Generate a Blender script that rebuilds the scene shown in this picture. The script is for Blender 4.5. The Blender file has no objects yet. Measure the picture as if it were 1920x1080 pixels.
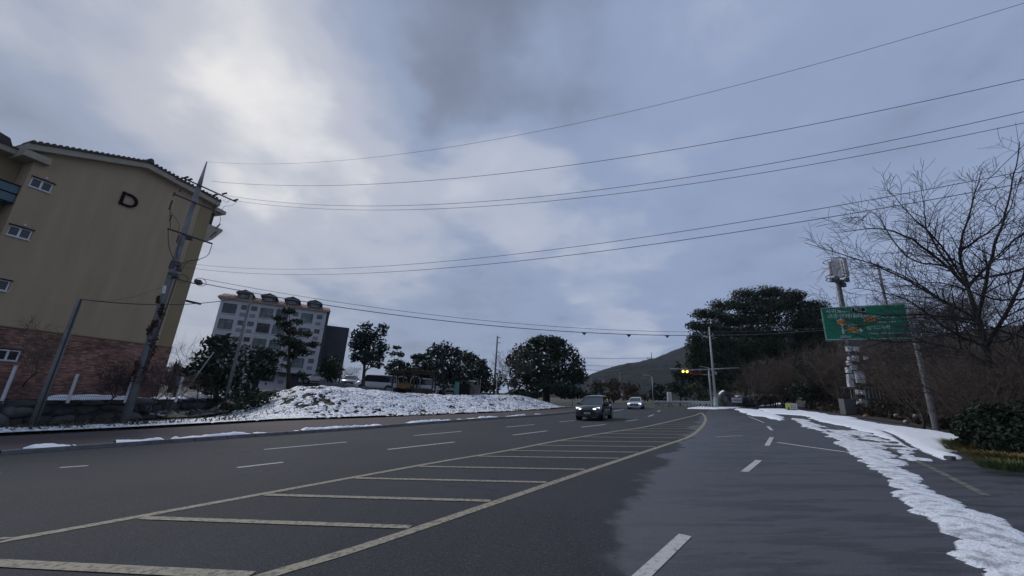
import bpy, bmesh, math, random
import numpy as np
from mathutils import Matrix, Vector
random.seed(7); RNG = np.random.default_rng(11)
S = bpy.context.scene
COL = S.collection

# ------------------------------------------------------------------ camera
# photo geometry: zenith vanishing point and focal length were read off the photograph
FOC = 719.0
Uc = np.array([141., -2487., 719.]); Uc /= np.linalg.norm(Uc)
Fc = np.array([0, 0, 1.]) - Uc[2] * Uc; Fc /= np.linalg.norm(Fc)
Xc = np.cross(Fc, Uc)
EYE = 1.65
def ray(px, py):
    c = np.array([px - 960., py - 540., FOC]); return np.array([c @ Xc, c @ Fc, c @ Uc])
_n = np.array([0, 719., -202.]); _n /= np.linalg.norm(_n)
PN = -np.array([_n @ Xc, _n @ Fc, _n @ Uc])          # normal of the (cross-sloped) road plane
def gp(px, py, h=0.0):                                # pixel -> point on the road plane (raised by h)
    r = ray(px, py); return r * (-(EYE - h) / (r @ PN))
def gz(x, y, h=0.0):                                  # height of the road plane
    return (-(EYE - h) - PN[0] * x - PN[1] * y) / PN[2]
def at(px, py, Y):                                    # pixel -> point at forward distance Y
    r = ray(px, py); return r * (Y / r[1])
def proj(p):
    p = np.asarray(p, float); c = p[0] * Xc + p[1] * Fc + p[2] * Uc
    return 960 + FOC * c[0] / c[2], 540 + FOC * c[1] / c[2]
def horizon_y(x): return 540 + (Uc[2] * FOC + Uc[0] * (x - 960)) / -Uc[1]
def vdir(x):
    r = ray(x, horizon_y(x))[:2]; return r / np.hypot(*r)
def onwall(px, py, P0, e):                            # pixel -> (s along wall, z)
    r = ray(px, py); A = np.array([[r[0], -e[0]], [r[1], -e[1]]])
    t, s = np.linalg.solve(A, np.asarray(P0, float)[:2]); return s, r[2] * t
def ppm(p):                                           # photo pixels per metre at p
    c = p[0] * Xc + p[1] * Fc + p[2] * Uc; return FOC / c[2]

cd = bpy.data.cameras.new('camera'); cam = bpy.data.objects.new('camera', cd); COL.objects.link(cam)
cd.sensor_width = 36; cd.lens = 36 * FOC / 1920; cd.clip_start = 0.05; cd.clip_end = 6000
M = Matrix.Identity(4)
for i, ax in enumerate((Xc, Fc, Uc)):
    M[i][0] = ax[0]; M[i][1] = -ax[1]; M[i][2] = -ax[2]
cam.matrix_world = M
S.camera = cam
S.render.resolution_x = 1024; S.render.resolution_y = 576

# ------------------------------------------------------------------ sky, sun, exposure
W = bpy.data.worlds.new("World"); S.world = W; W.use_nodes = True
nt = W.node_tree; nt.nodes.clear()
def N(t, **k):
    n = nt.nodes.new(t)
    for a, v in k.items(): setattr(n, a, v)
    return n
L = lambda a, b: nt.links.new(a, b)
SUN_DIR = ray(430, 40); SUN_DIR /= np.linalg.norm(SUN_DIR)
SUN_EL = math.asin(SUN_DIR[2]); SUN_AZ = math.atan2(SUN_DIR[0], SUN_DIR[1])
def build_world():
    out = N('ShaderNodeOutputWorld'); bg = N('ShaderNodeBackground')
    sky = N('ShaderNodeTexSky', sky_type='NISHITA', sun_disc=False)
    sky.sun_elevation = SUN_EL; sky.sun_rotation = SUN_AZ
    tc = N('ShaderNodeTexCoord')
    sep = N('ShaderNodeSeparateXYZ'); L(tc.outputs['Generated'], sep.inputs[0])
    # cloud layer seen in perspective: direction / (height + k)
    ad = N('ShaderNodeMath', operation='ADD'); L(sep.outputs[2], ad.inputs[0]); ad.inputs[1].default_value = 0.22
    mx = N('ShaderNodeMath', operation='MAXIMUM'); L(ad.outputs[0], mx.inputs[0]); mx.inputs[1].default_value = 0.12
    dv = N('ShaderNodeVectorMath', operation='DIVIDE'); cb = N('ShaderNodeCombineXYZ')
    for i in range(3): L(mx.outputs[0], cb.inputs[i])
    L(tc.outputs['Generated'], dv.inputs[0]); L(cb.outputs[0], dv.inputs[1])
    def noise(scale, detail, rough, src, dist=0.0):
        n = N('ShaderNodeTexNoise'); n.inputs['Scale'].default_value = scale; n.inputs['Detail'].default_value = detail
        n.inputs['Roughness'].default_value = rough; n.inputs['Distortion'].default_value = dist
        L(src, n.inputs['Vector']); return n
    # warped direction for the large cloud masses
    nw = noise(2.1, 4, .55, dv.outputs[0])
    sub = N('ShaderNodeVectorMath', operation='SUBTRACT'); L(nw.outputs['Color'], sub.inputs[0]); sub.inputs[1].default_value = (.5, .5, .5)
    scl = N('ShaderNodeVectorMath', operation='SCALE'); L(sub.outputs[0], scl.inputs[0]); scl.inputs['Scale'].default_value = 0.42
    add = N('ShaderNodeVectorMath', operation='ADD'); L(tc.outputs['Generated'], add.inputs[0]); L(scl.outputs[0], add.inputs[1])
    nor = N('ShaderNodeVectorMath', operation='NORMALIZE'); L(add.outputs[0], nor.inputs[0])
    def blob(px, py, deg, amp):
        d = ray(px, py); d /= np.linalg.norm(d)
        dt = N('ShaderNodeVectorMath', operation='DOT_PRODUCT'); L(nor.outputs[0], dt.inputs[0]); dt.inputs[1].default_value = d
        mr = N('ShaderNodeMapRange', interpolation_type='SMOOTHSTEP'); L(dt.outputs['Value'], mr.inputs[0])
        mr.inputs[1].default_value = math.cos(math.radians(deg)); mr.inputs[2].default_value = 1.0
        mr.inputs[3].default_value = 0; mr.inputs[4].default_value = amp
        return mr.outputs[0]
    blobs = [blob(*b) for b in SKY_BLOBS]
    nf = noise(1.5, 8, .56, dv.outputs[0], .35)
    nf2 = noise(4.5, 6, .55, dv.outputs[0], .2)
    def lin(o, a, b):
        m = N('ShaderNodeMath', operation='MULTIPLY_ADD'); L(o, m.inputs[0]); m.inputs[1].default_value = a; m.inputs[2].default_value = b; return m.outputs[0]
    tot = lin(nf.outputs['Fac'], .55, SKY_BASE)
    for o in [lin(nf2.outputs['Fac'], .42, -.21)] + blobs:
        a = N('ShaderNodeMath', operation='ADD'); L(tot, a.inputs[0]); L(o, a.inputs[1]); tot = a.outputs[0]
    ramp = N('ShaderNodeValToRGB'); L(tot, ramp.inputs[0])
    cr = ramp.color_ramp; cr.interpolation = 'EASE'
    stops = [(0.0, (.160, .195, .285)), (.35, (.250, .312, .468)), (.65, (.395, .440, .560)), (1.0, (.70, .725, .79))]
    cr.elements[0].position = 0; cr.elements[0].color = (*stops[0][1], 1)
    cr.elements[1].position = 1; cr.elements[1].color = (*stops[3][1], 1)
    for p, c in stops[1:3]:
        e = cr.elements.new(p); e.color = (*c, 1)
    # the clouds are greyer towards the left, bluer towards the right
    mr = N('ShaderNodeMapRange'); L(sep.outputs[0], mr.inputs[0]); mr.inputs[1].default_value = -.75; mr.inputs[2].default_value = .35
    mr.inputs[3].default_value = 0.0; mr.inputs[4].default_value = 1.0
    tint = N('ShaderNodeMix', data_type='RGBA'); L(mr.outputs[0], tint.inputs[0])
    tint.inputs[6].default_value = (1.07, 1.015, .91, 1); tint.inputs[7].default_value = (1, 1, 1, 1)
    mul = N('ShaderNodeMix', data_type='RGBA', blend_type='MULTIPLY'); mul.inputs[0].default_value = 1
    L(ramp.outputs[0], mul.inputs[6]); L(tint.outputs[2], mul.inputs[7])
    bg2 = N('ShaderNodeBackground'); bg2.inputs[1].default_value = SKY_CLOUD
    L(mul.outputs[2], bg2.inputs[0])
    L(sky.outputs[0], bg.inputs[0]); bg.inputs[1].default_value = .05
    mixs = N('ShaderNodeMixShader'); mixs.inputs[0].default_value = .93
    L(bg.outputs[0], mixs.inputs[1]); L(bg2.outputs[0], mixs.inputs[2]); L(mixs.outputs[0], out.inputs[0])
SKY_BASE = 0.04; SKY_CLOUD = 1.06
SKY_BLOBS = [(400, 20, 25, .22), (560, 190, 17, .18), (170, 190, 14, -.10), (300, 120, 20, .15), (960, 370, 13, .30), (700, 430, 17, .24), (1130, 480, 12, .18),
             (780, 60, 17, -.16), (1000, 130, 18, -.10), (60, 220, 18, .03), (20, 20, 20, -.06), (1150, 690, 10, .22), (350, 600, 14, .25), (480, 420, 12, .10),
             (1500, 250, 30, .03)]
build_world()
sl = bpy.data.lights.new('sun', 'SUN'); sl.energy = 1.5; sl.angle = math.radians(14); sl.color = (1, .975, .95)
so = bpy.data.objects.new('sun', sl); COL.objects.link(so)
so.rotation_euler = Vector(SUN_DIR).to_track_quat('Z', 'Y').to_euler()
S.view_settings.view_transform = 'Standard'; S.view_settings.look = 'None'
S.view_settings.exposure = 0.17; S.view_settings.gamma = 1; S.view_settings.use_curve_mapping = False

# ------------------------------------------------------------------ materials
MATS = {}
def mat(name, col, rough=.8, var=.25, scale=3.0, bump=0.0, bscale=None, metal=0.0, col2=None, thr=None, emit=None, island=0.0, spec=.5, coat=0.0, stretch=None):
    """procedural principled material: base colour broken by noise, optional second colour patches, bump"""
    if name in MATS: return MATS[name]
    m = bpy.data.materials.new(name); m.use_nodes = True; t = m.node_tree; b = t.nodes['Principled BSDF']
    lk = t.links.new
    tc = t.nodes.new('ShaderNodeTexCoord'); vec = tc.outputs['Object']
    if stretch:
        mp = t.nodes.new('ShaderNodeMapping'); mp.inputs['Scale'].default_value = stretch; lk(vec, mp.inputs[0]); vec = mp.outputs[0]
    n = t.nodes.new('ShaderNodeTexNoise'); n.inputs['Scale'].default_value = scale; n.inputs['Detail'].default_value = 7; n.inputs['Roughness'].default_value = .6
    lk(vec, n.inputs['Vector'])
    r = t.nodes.new('ShaderNodeValToRGB'); lk(n.outputs['Fac'], r.inputs[0])
    c = np.array(col, float); c2 = np.array(col2, float) if col2 is not None else None
    e = r.color_ramp.elements
    if c2 is None:
        e[0].position = .28; e[1].position = .72
        e[0].color = (*(c * (1 - var)), 1); e[1].color = (*np.minimum(c * (1 + var), .95), 1)
    else:
        th = thr or (.45, .58); e[0].position = th[0]; e[1].position = th[1]
        e[0].color = (*c, 1); e[1].color = (*c2, 1)
    colout = r.outputs[0]
    if island:
        g = t.nodes.new('ShaderNodeNewGeometry'); ma = t.nodes.new('ShaderNodeMapRange'); lk(g.outputs['Random Per Island'], ma.inputs[0])
        ma.inputs[3].default_value = 1 - island; ma.inputs[4].default_value = 1 + island
        hs = t.nodes.new('ShaderNodeHueSaturation'); lk(colout, hs.inputs['Color']); lk(ma.outputs[0], hs.inputs['Value']); colout = hs.outputs[0]
    lk(colout, b.inputs['Base Color'])
    b.inputs['Roughness'].default_value = rough; b.inputs['Metallic'].default_value = metal
    b.inputs['Specular IOR Level'].default_value = spec
    if coat: b.inputs['Coat Weight'].default_value = coat
    if bump:
        n2 = t.nodes.new('ShaderNodeTexNoise'); n2.inputs['Scale'].default_value = bscale or scale * 6; n2.inputs['Detail'].default_value = 6
        lk(tc.outputs['Object'], n2.inputs['Vector'])
        bp = t.nodes.new('ShaderNodeBump'); bp.inputs['Strength'].default_value = bump; bp.inputs['Distance'].default_value = .05
        lk(n2.outputs['Fac'], bp.inputs['Height']); lk(bp.outputs[0], b.inputs['Normal'])
    if emit:
        b.inputs['Emission Color'].default_value = (*emit[0], 1); b.inputs['Emission Strength'].default_value = emit[1]
    MATS[name] = m; return m

def asphalt_material():
    m = bpy.data.materials.new('asphalt'); m.use_nodes = True; t = m.node_tree; b = t.nodes['Principled BSDF']; lk = t.links.new
    tc = t.nodes.new('ShaderNodeTexCoord')
    def noise(scale, detail=6, rough=.6, mp=None, rot=0):
        n = t.nodes.new('ShaderNodeTexNoise'); n.inputs['Scale'].default_value = scale; n.inputs['Detail'].default_value = detail; n.inputs['Roughness'].default_value = rough
        if mp:
            k = t.nodes.new('ShaderNodeMapping'); k.inputs['Scale'].default_value = mp; k.inputs['Rotation'].default_value = (0, 0, rot)
            lk(tc.outputs['Object'], k.inputs[0]); lk(k.outputs[0], n.inputs['Vector'])
        else: lk(tc.outputs['Object'], n.inputs['Vector'])
        return n
    def mapr(o, a, b_, c, d, smooth=True):
        k = t.nodes.new('ShaderNodeMapRange'); k.interpolation_type = 'SMOOTHSTEP' if smooth else 'LINEAR'
        lk(o, k.inputs[0]); k.inputs[1].default_value = a; k.inputs[2].default_value = b_; k.inputs[3].default_value = c; k.inputs[4].default_value = d; return k.outputs[0]
    def math_(op, a, b_):
        k = t.nodes.new('ShaderNodeMath'); k.operation = op
        for i, v in enumerate((a, b_)):
            if isinstance(v, (int, float)): k.inputs[i].default_value = v
            else: lk(v, k.inputs[i])
        return k.outputs[0]
    def mixc(f, a, b_):
        k = t.nodes.new('ShaderNodeMix'); k.data_type = 'RGBA'; lk(f, k.inputs[0])
        for i, v in ((6, a), (7, b_)):
            if isinstance(v, tuple): k.inputs[i].default_value = (*v, 1)
            else: lk(v, k.inputs[i])
        return k.outputs[2]
    big = noise(.22, 5); grain = noise(48, 4, .8); lane = noise(.8, 4, .6, (3.0, .12, 1), ROAD_ROT)
    c1 = mixc(mapr(big.outputs['Fac'], .35, .65, 0, 1), (.014, .016, .021), (.024, .027, .034))
    c2 = mixc(mapr(lane.outputs['Fac'], .4, .62, 0, .55), c1, (.020, .022, .028))
    c3 = mixc(mapr(grain.outputs['Fac'], .46, .70, 0, .55), c2, (.12, .12, .125))
    # wet part: a world-space band along the right-hand lane, broken by streaky noise
    sep = t.nodes.new('ShaderNodeSeparateXYZ'); lk(tc.outputs['Object'], sep.inputs[0])
    # signed distance from the dry/wet boundary line
    ax, ay, ac = WET
    sd = math_('ADD', math_('ADD', math_('MULTIPLY', sep.outputs[0], ax), math_('MULTIPLY', sep.outputs[1], ay)), ac)
    wn = noise(.35, 6, .65); st = noise(1.0, 9, .72, (.45, 2.6, 1), WET_ROT)
    edge = math_('ADD', sd, math_('MULTIPLY', math_('SUBTRACT', wn.outputs['Fac'], .5), 3.0))
    wet = mapr(edge, -.15, .25, 0, 1)
    streak = mapr(st.outputs['Fac'], .485, .545, 0, 1)
    cw = mixc(streak, (.030, .033, .041), (.010, .011, .013))
    cw2 = mixc(mapr(grain.outputs['Fac'], .4, .75, 0, .35), cw, (.12, .125, .14))
    colr = mixc(wet, c3, cw2)
    # cracks
    vo = t.nodes.new('ShaderNodeTexVoronoi'); vo.feature = 'DISTANCE_TO_EDGE'; vo.inputs['Scale'].default_value = .45
    wv = noise(1.6, 5); va = t.nodes.new('ShaderNodeVectorMath'); va.operation = 'ADD'; lk(tc.outputs['Object'], va.inputs[0]); lk(wv.outputs['Color'], va.inputs[1]); lk(va.outputs[0], vo.inputs['Vector'])
    crk = math_('MULTIPLY', mapr(vo.outputs['Distance'], .004, .014, 1, 0), mapr(big.outputs['Fac'], .46, .58, 0, .9))
    colr = mixc(crk, colr, (.015, .016, .018))
    lk(colr, b.inputs['Base Color'])
    ro = math_('SUBTRACT', .86, math_('MULTIPLY', wet, math_('ADD', .30, math_('MULTIPLY', streak, .16))))
    lk(ro, b.inputs['Roughness']); lk(math_('ADD', .32, math_('MULTIPLY', wet, .45)), b.inputs['Specular IOR Level'])
    bp = t.nodes.new('ShaderNodeBump'); bp.inputs['Strength'].default_value = .6; bp.inputs['Distance'].default_value = .02
    lk(grain.outputs['Fac'], bp.inputs['Height']); lk(bp.outputs[0], b.inputs['Normal'])
    return m

# ------------------------------------------------------------------ object helpers
def tag(o, label=None, cat=None, group=None, kind=None):
    if label: o['label'] = label
    if cat: o['category'] = cat
    if group: o['group'] = group
    if kind: o['kind'] = kind
    return o
def thing(name, loc, label, cat, group=None, rz=0.0):
    o = bpy.data.objects.new(name, None); COL.objects.link(o); o.location = loc; o.rotation_euler = (0, 0, rz)
    o.empty_display_size = .2
    return tag(o, label, cat, group)
def link_mesh(name, me, m, parent=None):
    if m is not None:
        me.materials.clear()
        for k in (m if isinstance(m, (list, tuple)) else [m]): me.materials.append(k)
    o = bpy.data.objects.new(name, me); COL.objects.link(o)
    if parent is not None: o.parent = parent
    return o
def copy_tree(o, parent=None):
    c = o.copy(); COL.objects.link(c)
    if parent is not None: c.parent = parent
    for ch in o.children: copy_tree(ch, c)
    return c
class MB:
    """collects shapes in local coordinates"""
    def __init__(s): s.v = []; s.f = []
    def add(s, v, f):
        k = len(s.v); s.v += [tuple(map(float, p)) for p in v]; s.f += [tuple(i + k for i in q) for q in f]; return s
    def box(s, c, d, rz=0.0, taper=1.0, rot=None):
        v = []
        for z in (-.5, .5):
            for x, y in ((-.5, -.5), (.5, -.5), (.5, .5), (-.5, .5)):
                k = taper if z > 0 else 1
                p = Vector((x * d[0] * k, y * d[1] * k, z * d[2]))
                if rot is not None: p = rot @ p
                if rz: p = Matrix.Rotation(rz, 3, 'Z') @ p
                v.append((p[0] + c[0], p[1] + c[1], p[2] + c[2]))
        return s.add(v, [(3, 2, 1, 0), (4, 5, 6, 7), (0, 1, 5, 4), (1, 2, 6, 5), (2, 3, 7, 6), (3, 0, 4, 7)])
    def tube(s, pts, rad, n=8, cap=True):
        pts = [np.asarray(p, float) for p in pts]
        if not hasattr(rad, '__len__'): rad = [rad] * len(pts)
        v = []; prev = None
        for i, p in enumerate(pts):
            t = pts[min(i + 1, len(pts) - 1)] - pts[max(i - 1, 0)]; t = t / (np.linalg.norm(t) + 1e-9)
            if prev is None:
                a = np.array([0, 0, 1.]) if abs(t[2]) < .9 else np.array([1., 0, 0])
                u = np.cross(t, a)
            else: u = prev - t * (prev @ t)
            u /= np.linalg.norm(u) + 1e-9; prev = u; w = np.cross(t, u)
            for k in range(n):
                an = 2 * math.pi * k / n; v.append(p + rad[i] * (math.cos(an) * u + math.sin(an) * w))
        f = []
        for i in range(len(pts) - 1):
            for k in range(n):
                k2 = (k + 1) % n; f.append((i * n + k, i * n + k2, (i + 1) * n + k2, (i + 1) * n + k))
        if cap: f.append(tuple(range(n))[::-1]); f.append(tuple((len(pts) - 1) * n + k for k in range(n)))
        return s.add(v, f)
    def prism(s, poly, a, b, axis='z'):
        """poly 2D extruded from a to b along axis"""
        n = len(poly); v = []
        for h in (a, b):
            for p in poly:
                v.append({'z': (p[0], p[1], h), 'y': (p[0], h, p[1]), 'x': (h, p[0], p[1])}[axis])
        f = [tuple(range(n))[::-1], tuple(range(n, 2 * n))] + [(i, (i + 1) % n, n + (i + 1) % n, n + i) for i in range(n)]
        return s.add(v, f)
    def quad(s, a, b, c, d): return s.add([a, b, c, d], [(0, 1, 2, 3)])
    def build(s, name, m, parent=None, smooth=False, bevel=0.0):
        me = bpy.data.meshes.new(name); me.from_pydata(s.v, [], s.f); me.update()
        bm = bmesh.new(); bm.from_mesh(me); bmesh.ops.recalc_face_normals(bm, faces=bm.faces)
        if bevel: bmesh.ops.bevel(bm, geom=list(bm.edges), offset=bevel, segments=2, affect='EDGES', profile=.6)
        bm.to_mesh(me); bm.free()
        if smooth: me.polygons.foreach_set('use_smooth', [True] * len(me.polygons))
        return link_mesh(name, me, m, parent)
def fast_mesh(name, V, Fq):
    """V (n,3), Fq (m,k) numpy -> mesh"""
    me = bpy.data.meshes.new(name); V = np.asarray(V, np.float32); Fq = np.asarray(Fq, np.int32); m, k = Fq.shape
    me.vertices.add(len(V)); me.vertices.foreach_set('co', V.ravel())
    me.loops.add(m * k); me.loops.foreach_set('vertex_index', Fq.ravel())
    me.polygons.add(m); me.polygons.foreach_set('loop_start', np.arange(0, m * k, k, dtype=np.int32))
    me.update(calc_edges=True); return me

# numpy value noise
_perm = np.random.default_rng(5).random((64, 64, 8)).astype(np.float32)
def vnoise(x, y, layer=0):
    x = np.asarray(x, float); y = np.asarray(y, float)
    xi = np.floor(x).astype(int); yi = np.floor(y).astype(int); fx = x - xi; fy = y - yi
    fx = fx * fx * (3 - 2 * fx); fy = fy * fy * (3 - 2 * fy)
    g = lambda a, b: _perm[a % 64, b % 64, layer]
    return (g(xi, yi) * (1 - fx) + g(xi + 1, yi) * fx) * (1 - fy) + (g(xi, yi + 1) * (1 - fx) + g(xi + 1, yi + 1) * fx) * fy
def fbm(x, y, o=4, layer=0):
    a = 0; amp = .5; t = 0
    for i in range(o):
        a = a + amp * vnoise(x * 2 ** i + 17.3 * i, y * 2 ** i + 9.1 * i, (layer + i) % 8); t += amp; amp *= .5
    return a / t
def sstep(x, a=0., b=1.):
    t = np.clip((np.asarray(x, float) - a) / (b - a), 0, 1); return t * t * (3 - 2 * t)

def P2(pts): return np.array([gp(*p)[:2] for p in pts])
# ------------------------------------------------------------------ the lie of the land
TOE = np.vstack([[[-31.0, 3.0]], P2([(0, 824), (225, 812), (400, 801), (520, 793), (680, 787), (775, 783), (930, 776), (1010, 771), (1065, 766)])])
TOE = np.vstack([TOE, [[6.5, 58.0], [2.0, 66.0], [-8.0, 76.0]]])
seg = TOE[1:] - TOE[:-1]; seglen = np.hypot(*seg.T); TS = np.concatenate([[0], np.cumsum(seglen)])
def toe_at(s):
    s = np.asarray(s, float); return np.stack([np.interp(s, TS, TOE[:, 0]), np.interp(s, TS, TOE[:, 1])], -1)
_vn = np.array([[-(b[1]), b[0]] for b in (seg / seglen[:, None])])
_vnv = np.vstack([_vn[:1], (_vn[:-1] + _vn[1:]) / 2, _vn[-1:]]); _vnv /= np.hypot(*_vnv.T)[:, None]
def nrm_at(s):
    s = np.asarray(s, float); v = np.stack([np.interp(s, TS, _vnv[:, 0]), np.interp(s, TS, _vnv[:, 1])], -1)
    return v / np.linalg.norm(v, axis=-1, keepdims=True)
def s_of_px(px):                                        # toe parameter seen at photo column px
    ss = np.linspace(0, TS[-4], 600); p = toe_at(ss); xs = [proj((q[0], q[1], gz(*q)))[0] for q in p]
    return float(np.interp(px, xs, ss))
CREST = [(430, 746), (470, 737), (520, 730), (600, 730), (660, 734), (720, 740), (800, 745), (860, 746), (940, 745), (1000, 745), (1040, 752), (1065, 759), (1090, 762)]
def solve_h(x, y, ytop):                                # height above plane that projects to row ytop
    lo, hi = -1.0, 12.0
    for _ in range(30):
        m = (lo + hi) / 2
        if proj((x, y, gz(x, y) + m))[1] > ytop: lo = m
        else: hi = m
    return lo
BW = 7.0
_ss = np.linspace(TS[1], TS[-4], 90); _hc = []
for s_ in _ss:
    q = toe_at(s_) + nrm_at(s_) * BW; px, _ = proj((*q, gz(*q)))
    ty = np.interp(px, [c[0] for c in CREST], [c[1] for c in CREST]); _hc.append(max(.15, solve_h(q[0], q[1], ty)))
_hc = np.array(_hc)
# dry-stone retaining wall on the left
WALLB = P2([(-150, 812), (0, 803), (225, 792), (370, 780), (480, 770)])
WALLT = [gz(*WALLB[i]) + h for i, h in enumerate((1.45, 1.45, 1.35, 1.55, 1.7))]
def wall_line(t): return np.array([np.interp(t, range(5), WALLB[:, 0]), np.interp(t, range(5), WALLB[:, 1])])
def near_s(X, Y):
    """(s,d) of points relative to the toe line (coarse nearest point)"""
    X = np.atleast_1d(X); Y = np.atleast_1d(Y); best = np.full(X.shape, 1e9); bs = np.zeros(X.shape); bd = np.zeros(X.shape)
    for i in range(len(seg)):
        t = np.clip(((X - TOE[i, 0]) * seg[i, 0] + (Y - TOE[i, 1]) * seg[i, 1]) / seglen[i] ** 2, 0, 1)
        dx = X - TOE[i, 0] - t * seg[i, 0]; dy = Y - TOE[i, 1] - t * seg[i, 1]; d = np.hypot(dx, dy)
        sg = np.sign(_vn[i, 0] * dx + _vn[i, 1] * dy); k = d < best
        best[k] = d[k]; bs[k] = TS[i] + t[k] * seglen[i]; bd[k] = (d * sg)[k]
    return bs, bd
S_W = s_of_px(470); S_K0 = s_of_px(490); S_K1 = s_of_px(640)
_wsd = near_s(WALLB[:, 0], WALLB[:, 1])
def bank_h(s, d, X, Y):
    s = np.asarray(s, float); d = np.asarray(d, float)
    hc = np.interp(s, _ss, _hc); hb = hc * sstep(d, .0, BW)
    dw = np.interp(s, _wsd[0], _wsd[1]); hw = np.interp(s, _wsd[0], (1.35, 1.35, 1.25, 1.45, 1.6))
    hstep = .03 * sstep(d, 0, 1.5) + (hw - .03) * sstep(d - dw, .3, .65)
    k = sstep(s, S_K0, S_K1)
    h = hstep * (1 - k) + hb * k
    return h * sstep(TS[-1] - s, -1, 6)
def terrain(X, Y):
    s, d = near_s(X, Y); return (gz(np.atleast_1d(X), np.atleast_1d(Y)) + np.where(d > 0, bank_h(s, d, X, Y), 0))
def tz(x, y): return float(terrain(x, y)[0])
DARKGRASS = mat('dead_grass_ground', (.03, .033, .018), .95, col2=(.07, .055, .03), scale=2.5, bump=.6, bscale=14)

def grid_mesh(name, P, mask=None):
    """P (a,b,3) grid; mask (a-1,b-1) faces to keep"""
    a, b, _ = P.shape; I = np.arange(a * b).reshape(a, b)
    F = np.stack([I[:-1, :-1], I[1:, :-1], I[1:, 1:], I[:-1, 1:]], -1).reshape(-1, 4)
    if mask is not None: F = F[mask.ravel()]
    V = P.reshape(-1, 3); used, inv = np.unique(F, return_inverse=True)
    me = fast_mesh(name, V[used], inv.reshape(F.shape)); me.polygons.foreach_set('use_smooth', [True] * len(me.polygons)); return me
def flat_poly(name, pts, m, h, parent=None):
    me = bpy.data.meshes.new(name); me.from_pydata([(x, y, gz(x, y, h)) for x, y in pts], [], [tuple(range(len(pts)))])
    bm = bmesh.new(); bm.from_mesh(me); bmesh.ops.recalc_face_normals(bm, faces=bm.faces)
    if bm.faces[:][0].normal.z < 0: bmesh.ops.reverse_faces(bm, faces=bm.faces)
    bmesh.ops.triangulate(bm, faces=bm.faces); bm.to_mesh(me); bm.free()
    return link_mesh(name, me, m, parent)

# road directions used by the asphalt pattern
_a = P2([(480, 819), (1060, 776)]); _d = _a[1] - _a[0]; ROAD_ROT = math.atan2(_d[1], _d[0]) - math.pi / 2
ROAD_ROT = -ROAD_ROT
_w = P2([(1130, 1000), (1290, 812)]); _wd = (_w[1] - _w[0]) / np.hypot(*(_w[1] - _w[0])); _wnm = np.array([_wd[1], -_wd[0]])
WET = (_wnm[0], _wnm[1], -float(_wnm @ _w[0])); WET_ROT = .35
ASPHALT = asphalt_material()

# ground sheet to the horizon
gx = np.concatenate([-np.geomspace(1600, 60, 14), np.linspace(-55, 55, 12), np.geomspace(60, 1600, 14)]); gy = np.concatenate([[-60, -30, -10], np.linspace(0, 100, 11), np.geomspace(120, 2500, 14)])
GX, GY = np.meshgrid(gx, gy, indexing='ij'); GZ = gz(GX, GY) - .03
GZ = np.where(GX > 60, gz(60, GY) - .03 + (GX - 60) * .02, GZ); GZ = np.where(GX < -120, gz(-120, GY) - .03 + (GX + 120) * .0, GZ)
tag(link_mesh('ground', grid_mesh('ground', np.stack([GX, GY, GZ], -1)), DARKGRASS), kind='structure')
# road sheet
KERB = np.vstack([[[-40., -20.]], P2([(0, 854), (145, 843), (300, 832), (480, 819), (680, 805), (855, 791), (1005, 781), (1060, 776), (1090, 771.5)])])
ROAD = np.vstack([KERB, P2([(1100, 766), (1080, 760.5), (1040, 757.5), (1000, 755.5), (1000, 753.5), (1080, 754.5), (1140, 757), (1190, 761), (1232, 765), (1300, 766.5), (1345, 767), (1400, 765), (1450, 760.5), (1500, 759),
                               (1530, 768), (1600, 783), (1700, 797), (1830, 826), (1930, 862)]), [[16., 6.], [14., -20.]]])
tag(flat_poly('road', ROAD, ASPHALT, 0.0), kind='structure')

# footway with kerb on the left
KIN = []
for i in range(len(KERB)):
    a = KERB[max(i - 1, 0)]; b = KERB[min(i + 1, len(KERB) - 1)]; t = (b - a) / np.hypot(*(b - a)); KIN.append(KERB[i] + .18 * np.array([-t[1], t[0]]))
KIN = np.array(KIN)
TOEP = np.vstack([[[-60., -12.]], TOE[:10], [[10.2, 51.5]]])
PAV = mat('red_brown_paving', (.060, .036, .036), .85, col2=(.040, .036, .040), scale=1.1, bump=.4, bscale=30)
pv = np.vstack([KIN, TOEP[::-1]])
tag(flat_poly('footway', pv, PAV, .118), kind='structure')
CONC = mat('kerb_concrete', (.17, .17, .17), .85, .3, 4, .3)
kb = MB()
for i in range(len(KERB) - 1):
    L_ = np.hypot(*(KERB[i + 1] - KERB[i])); n = max(1, int(L_ / 1.0)) if i > 0 else 12
    for j in range(n):
        t0, t1 = j / n, (j + 1) / n - .012 / max(L_ / n, .1)
        a = KERB[i] * (1 - t0) + KERB[i + 1] * t0; b = KERB[i] * (1 - t1) + KERB[i + 1] * t1
        c = KIN[i] * (1 - t0) + KIN[i + 1] * t0; d = KIN[i] * (1 - t1) + KIN[i + 1] * t1
        V = [(*p, gz(*p, -.05)) for p in (a, b, d, c)] + [(*p, gz(*p, .125)) for p in (a, b, d, c)]
        kb.add(V, [(0, 1, 2, 3), (4, 5, 6, 7), (0, 1, 5, 4), (1, 2, 6, 5), (2, 3, 7, 6), (3, 0, 4, 7)])
tag(kb.build('kerb', CONC), kind='structure')

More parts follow.
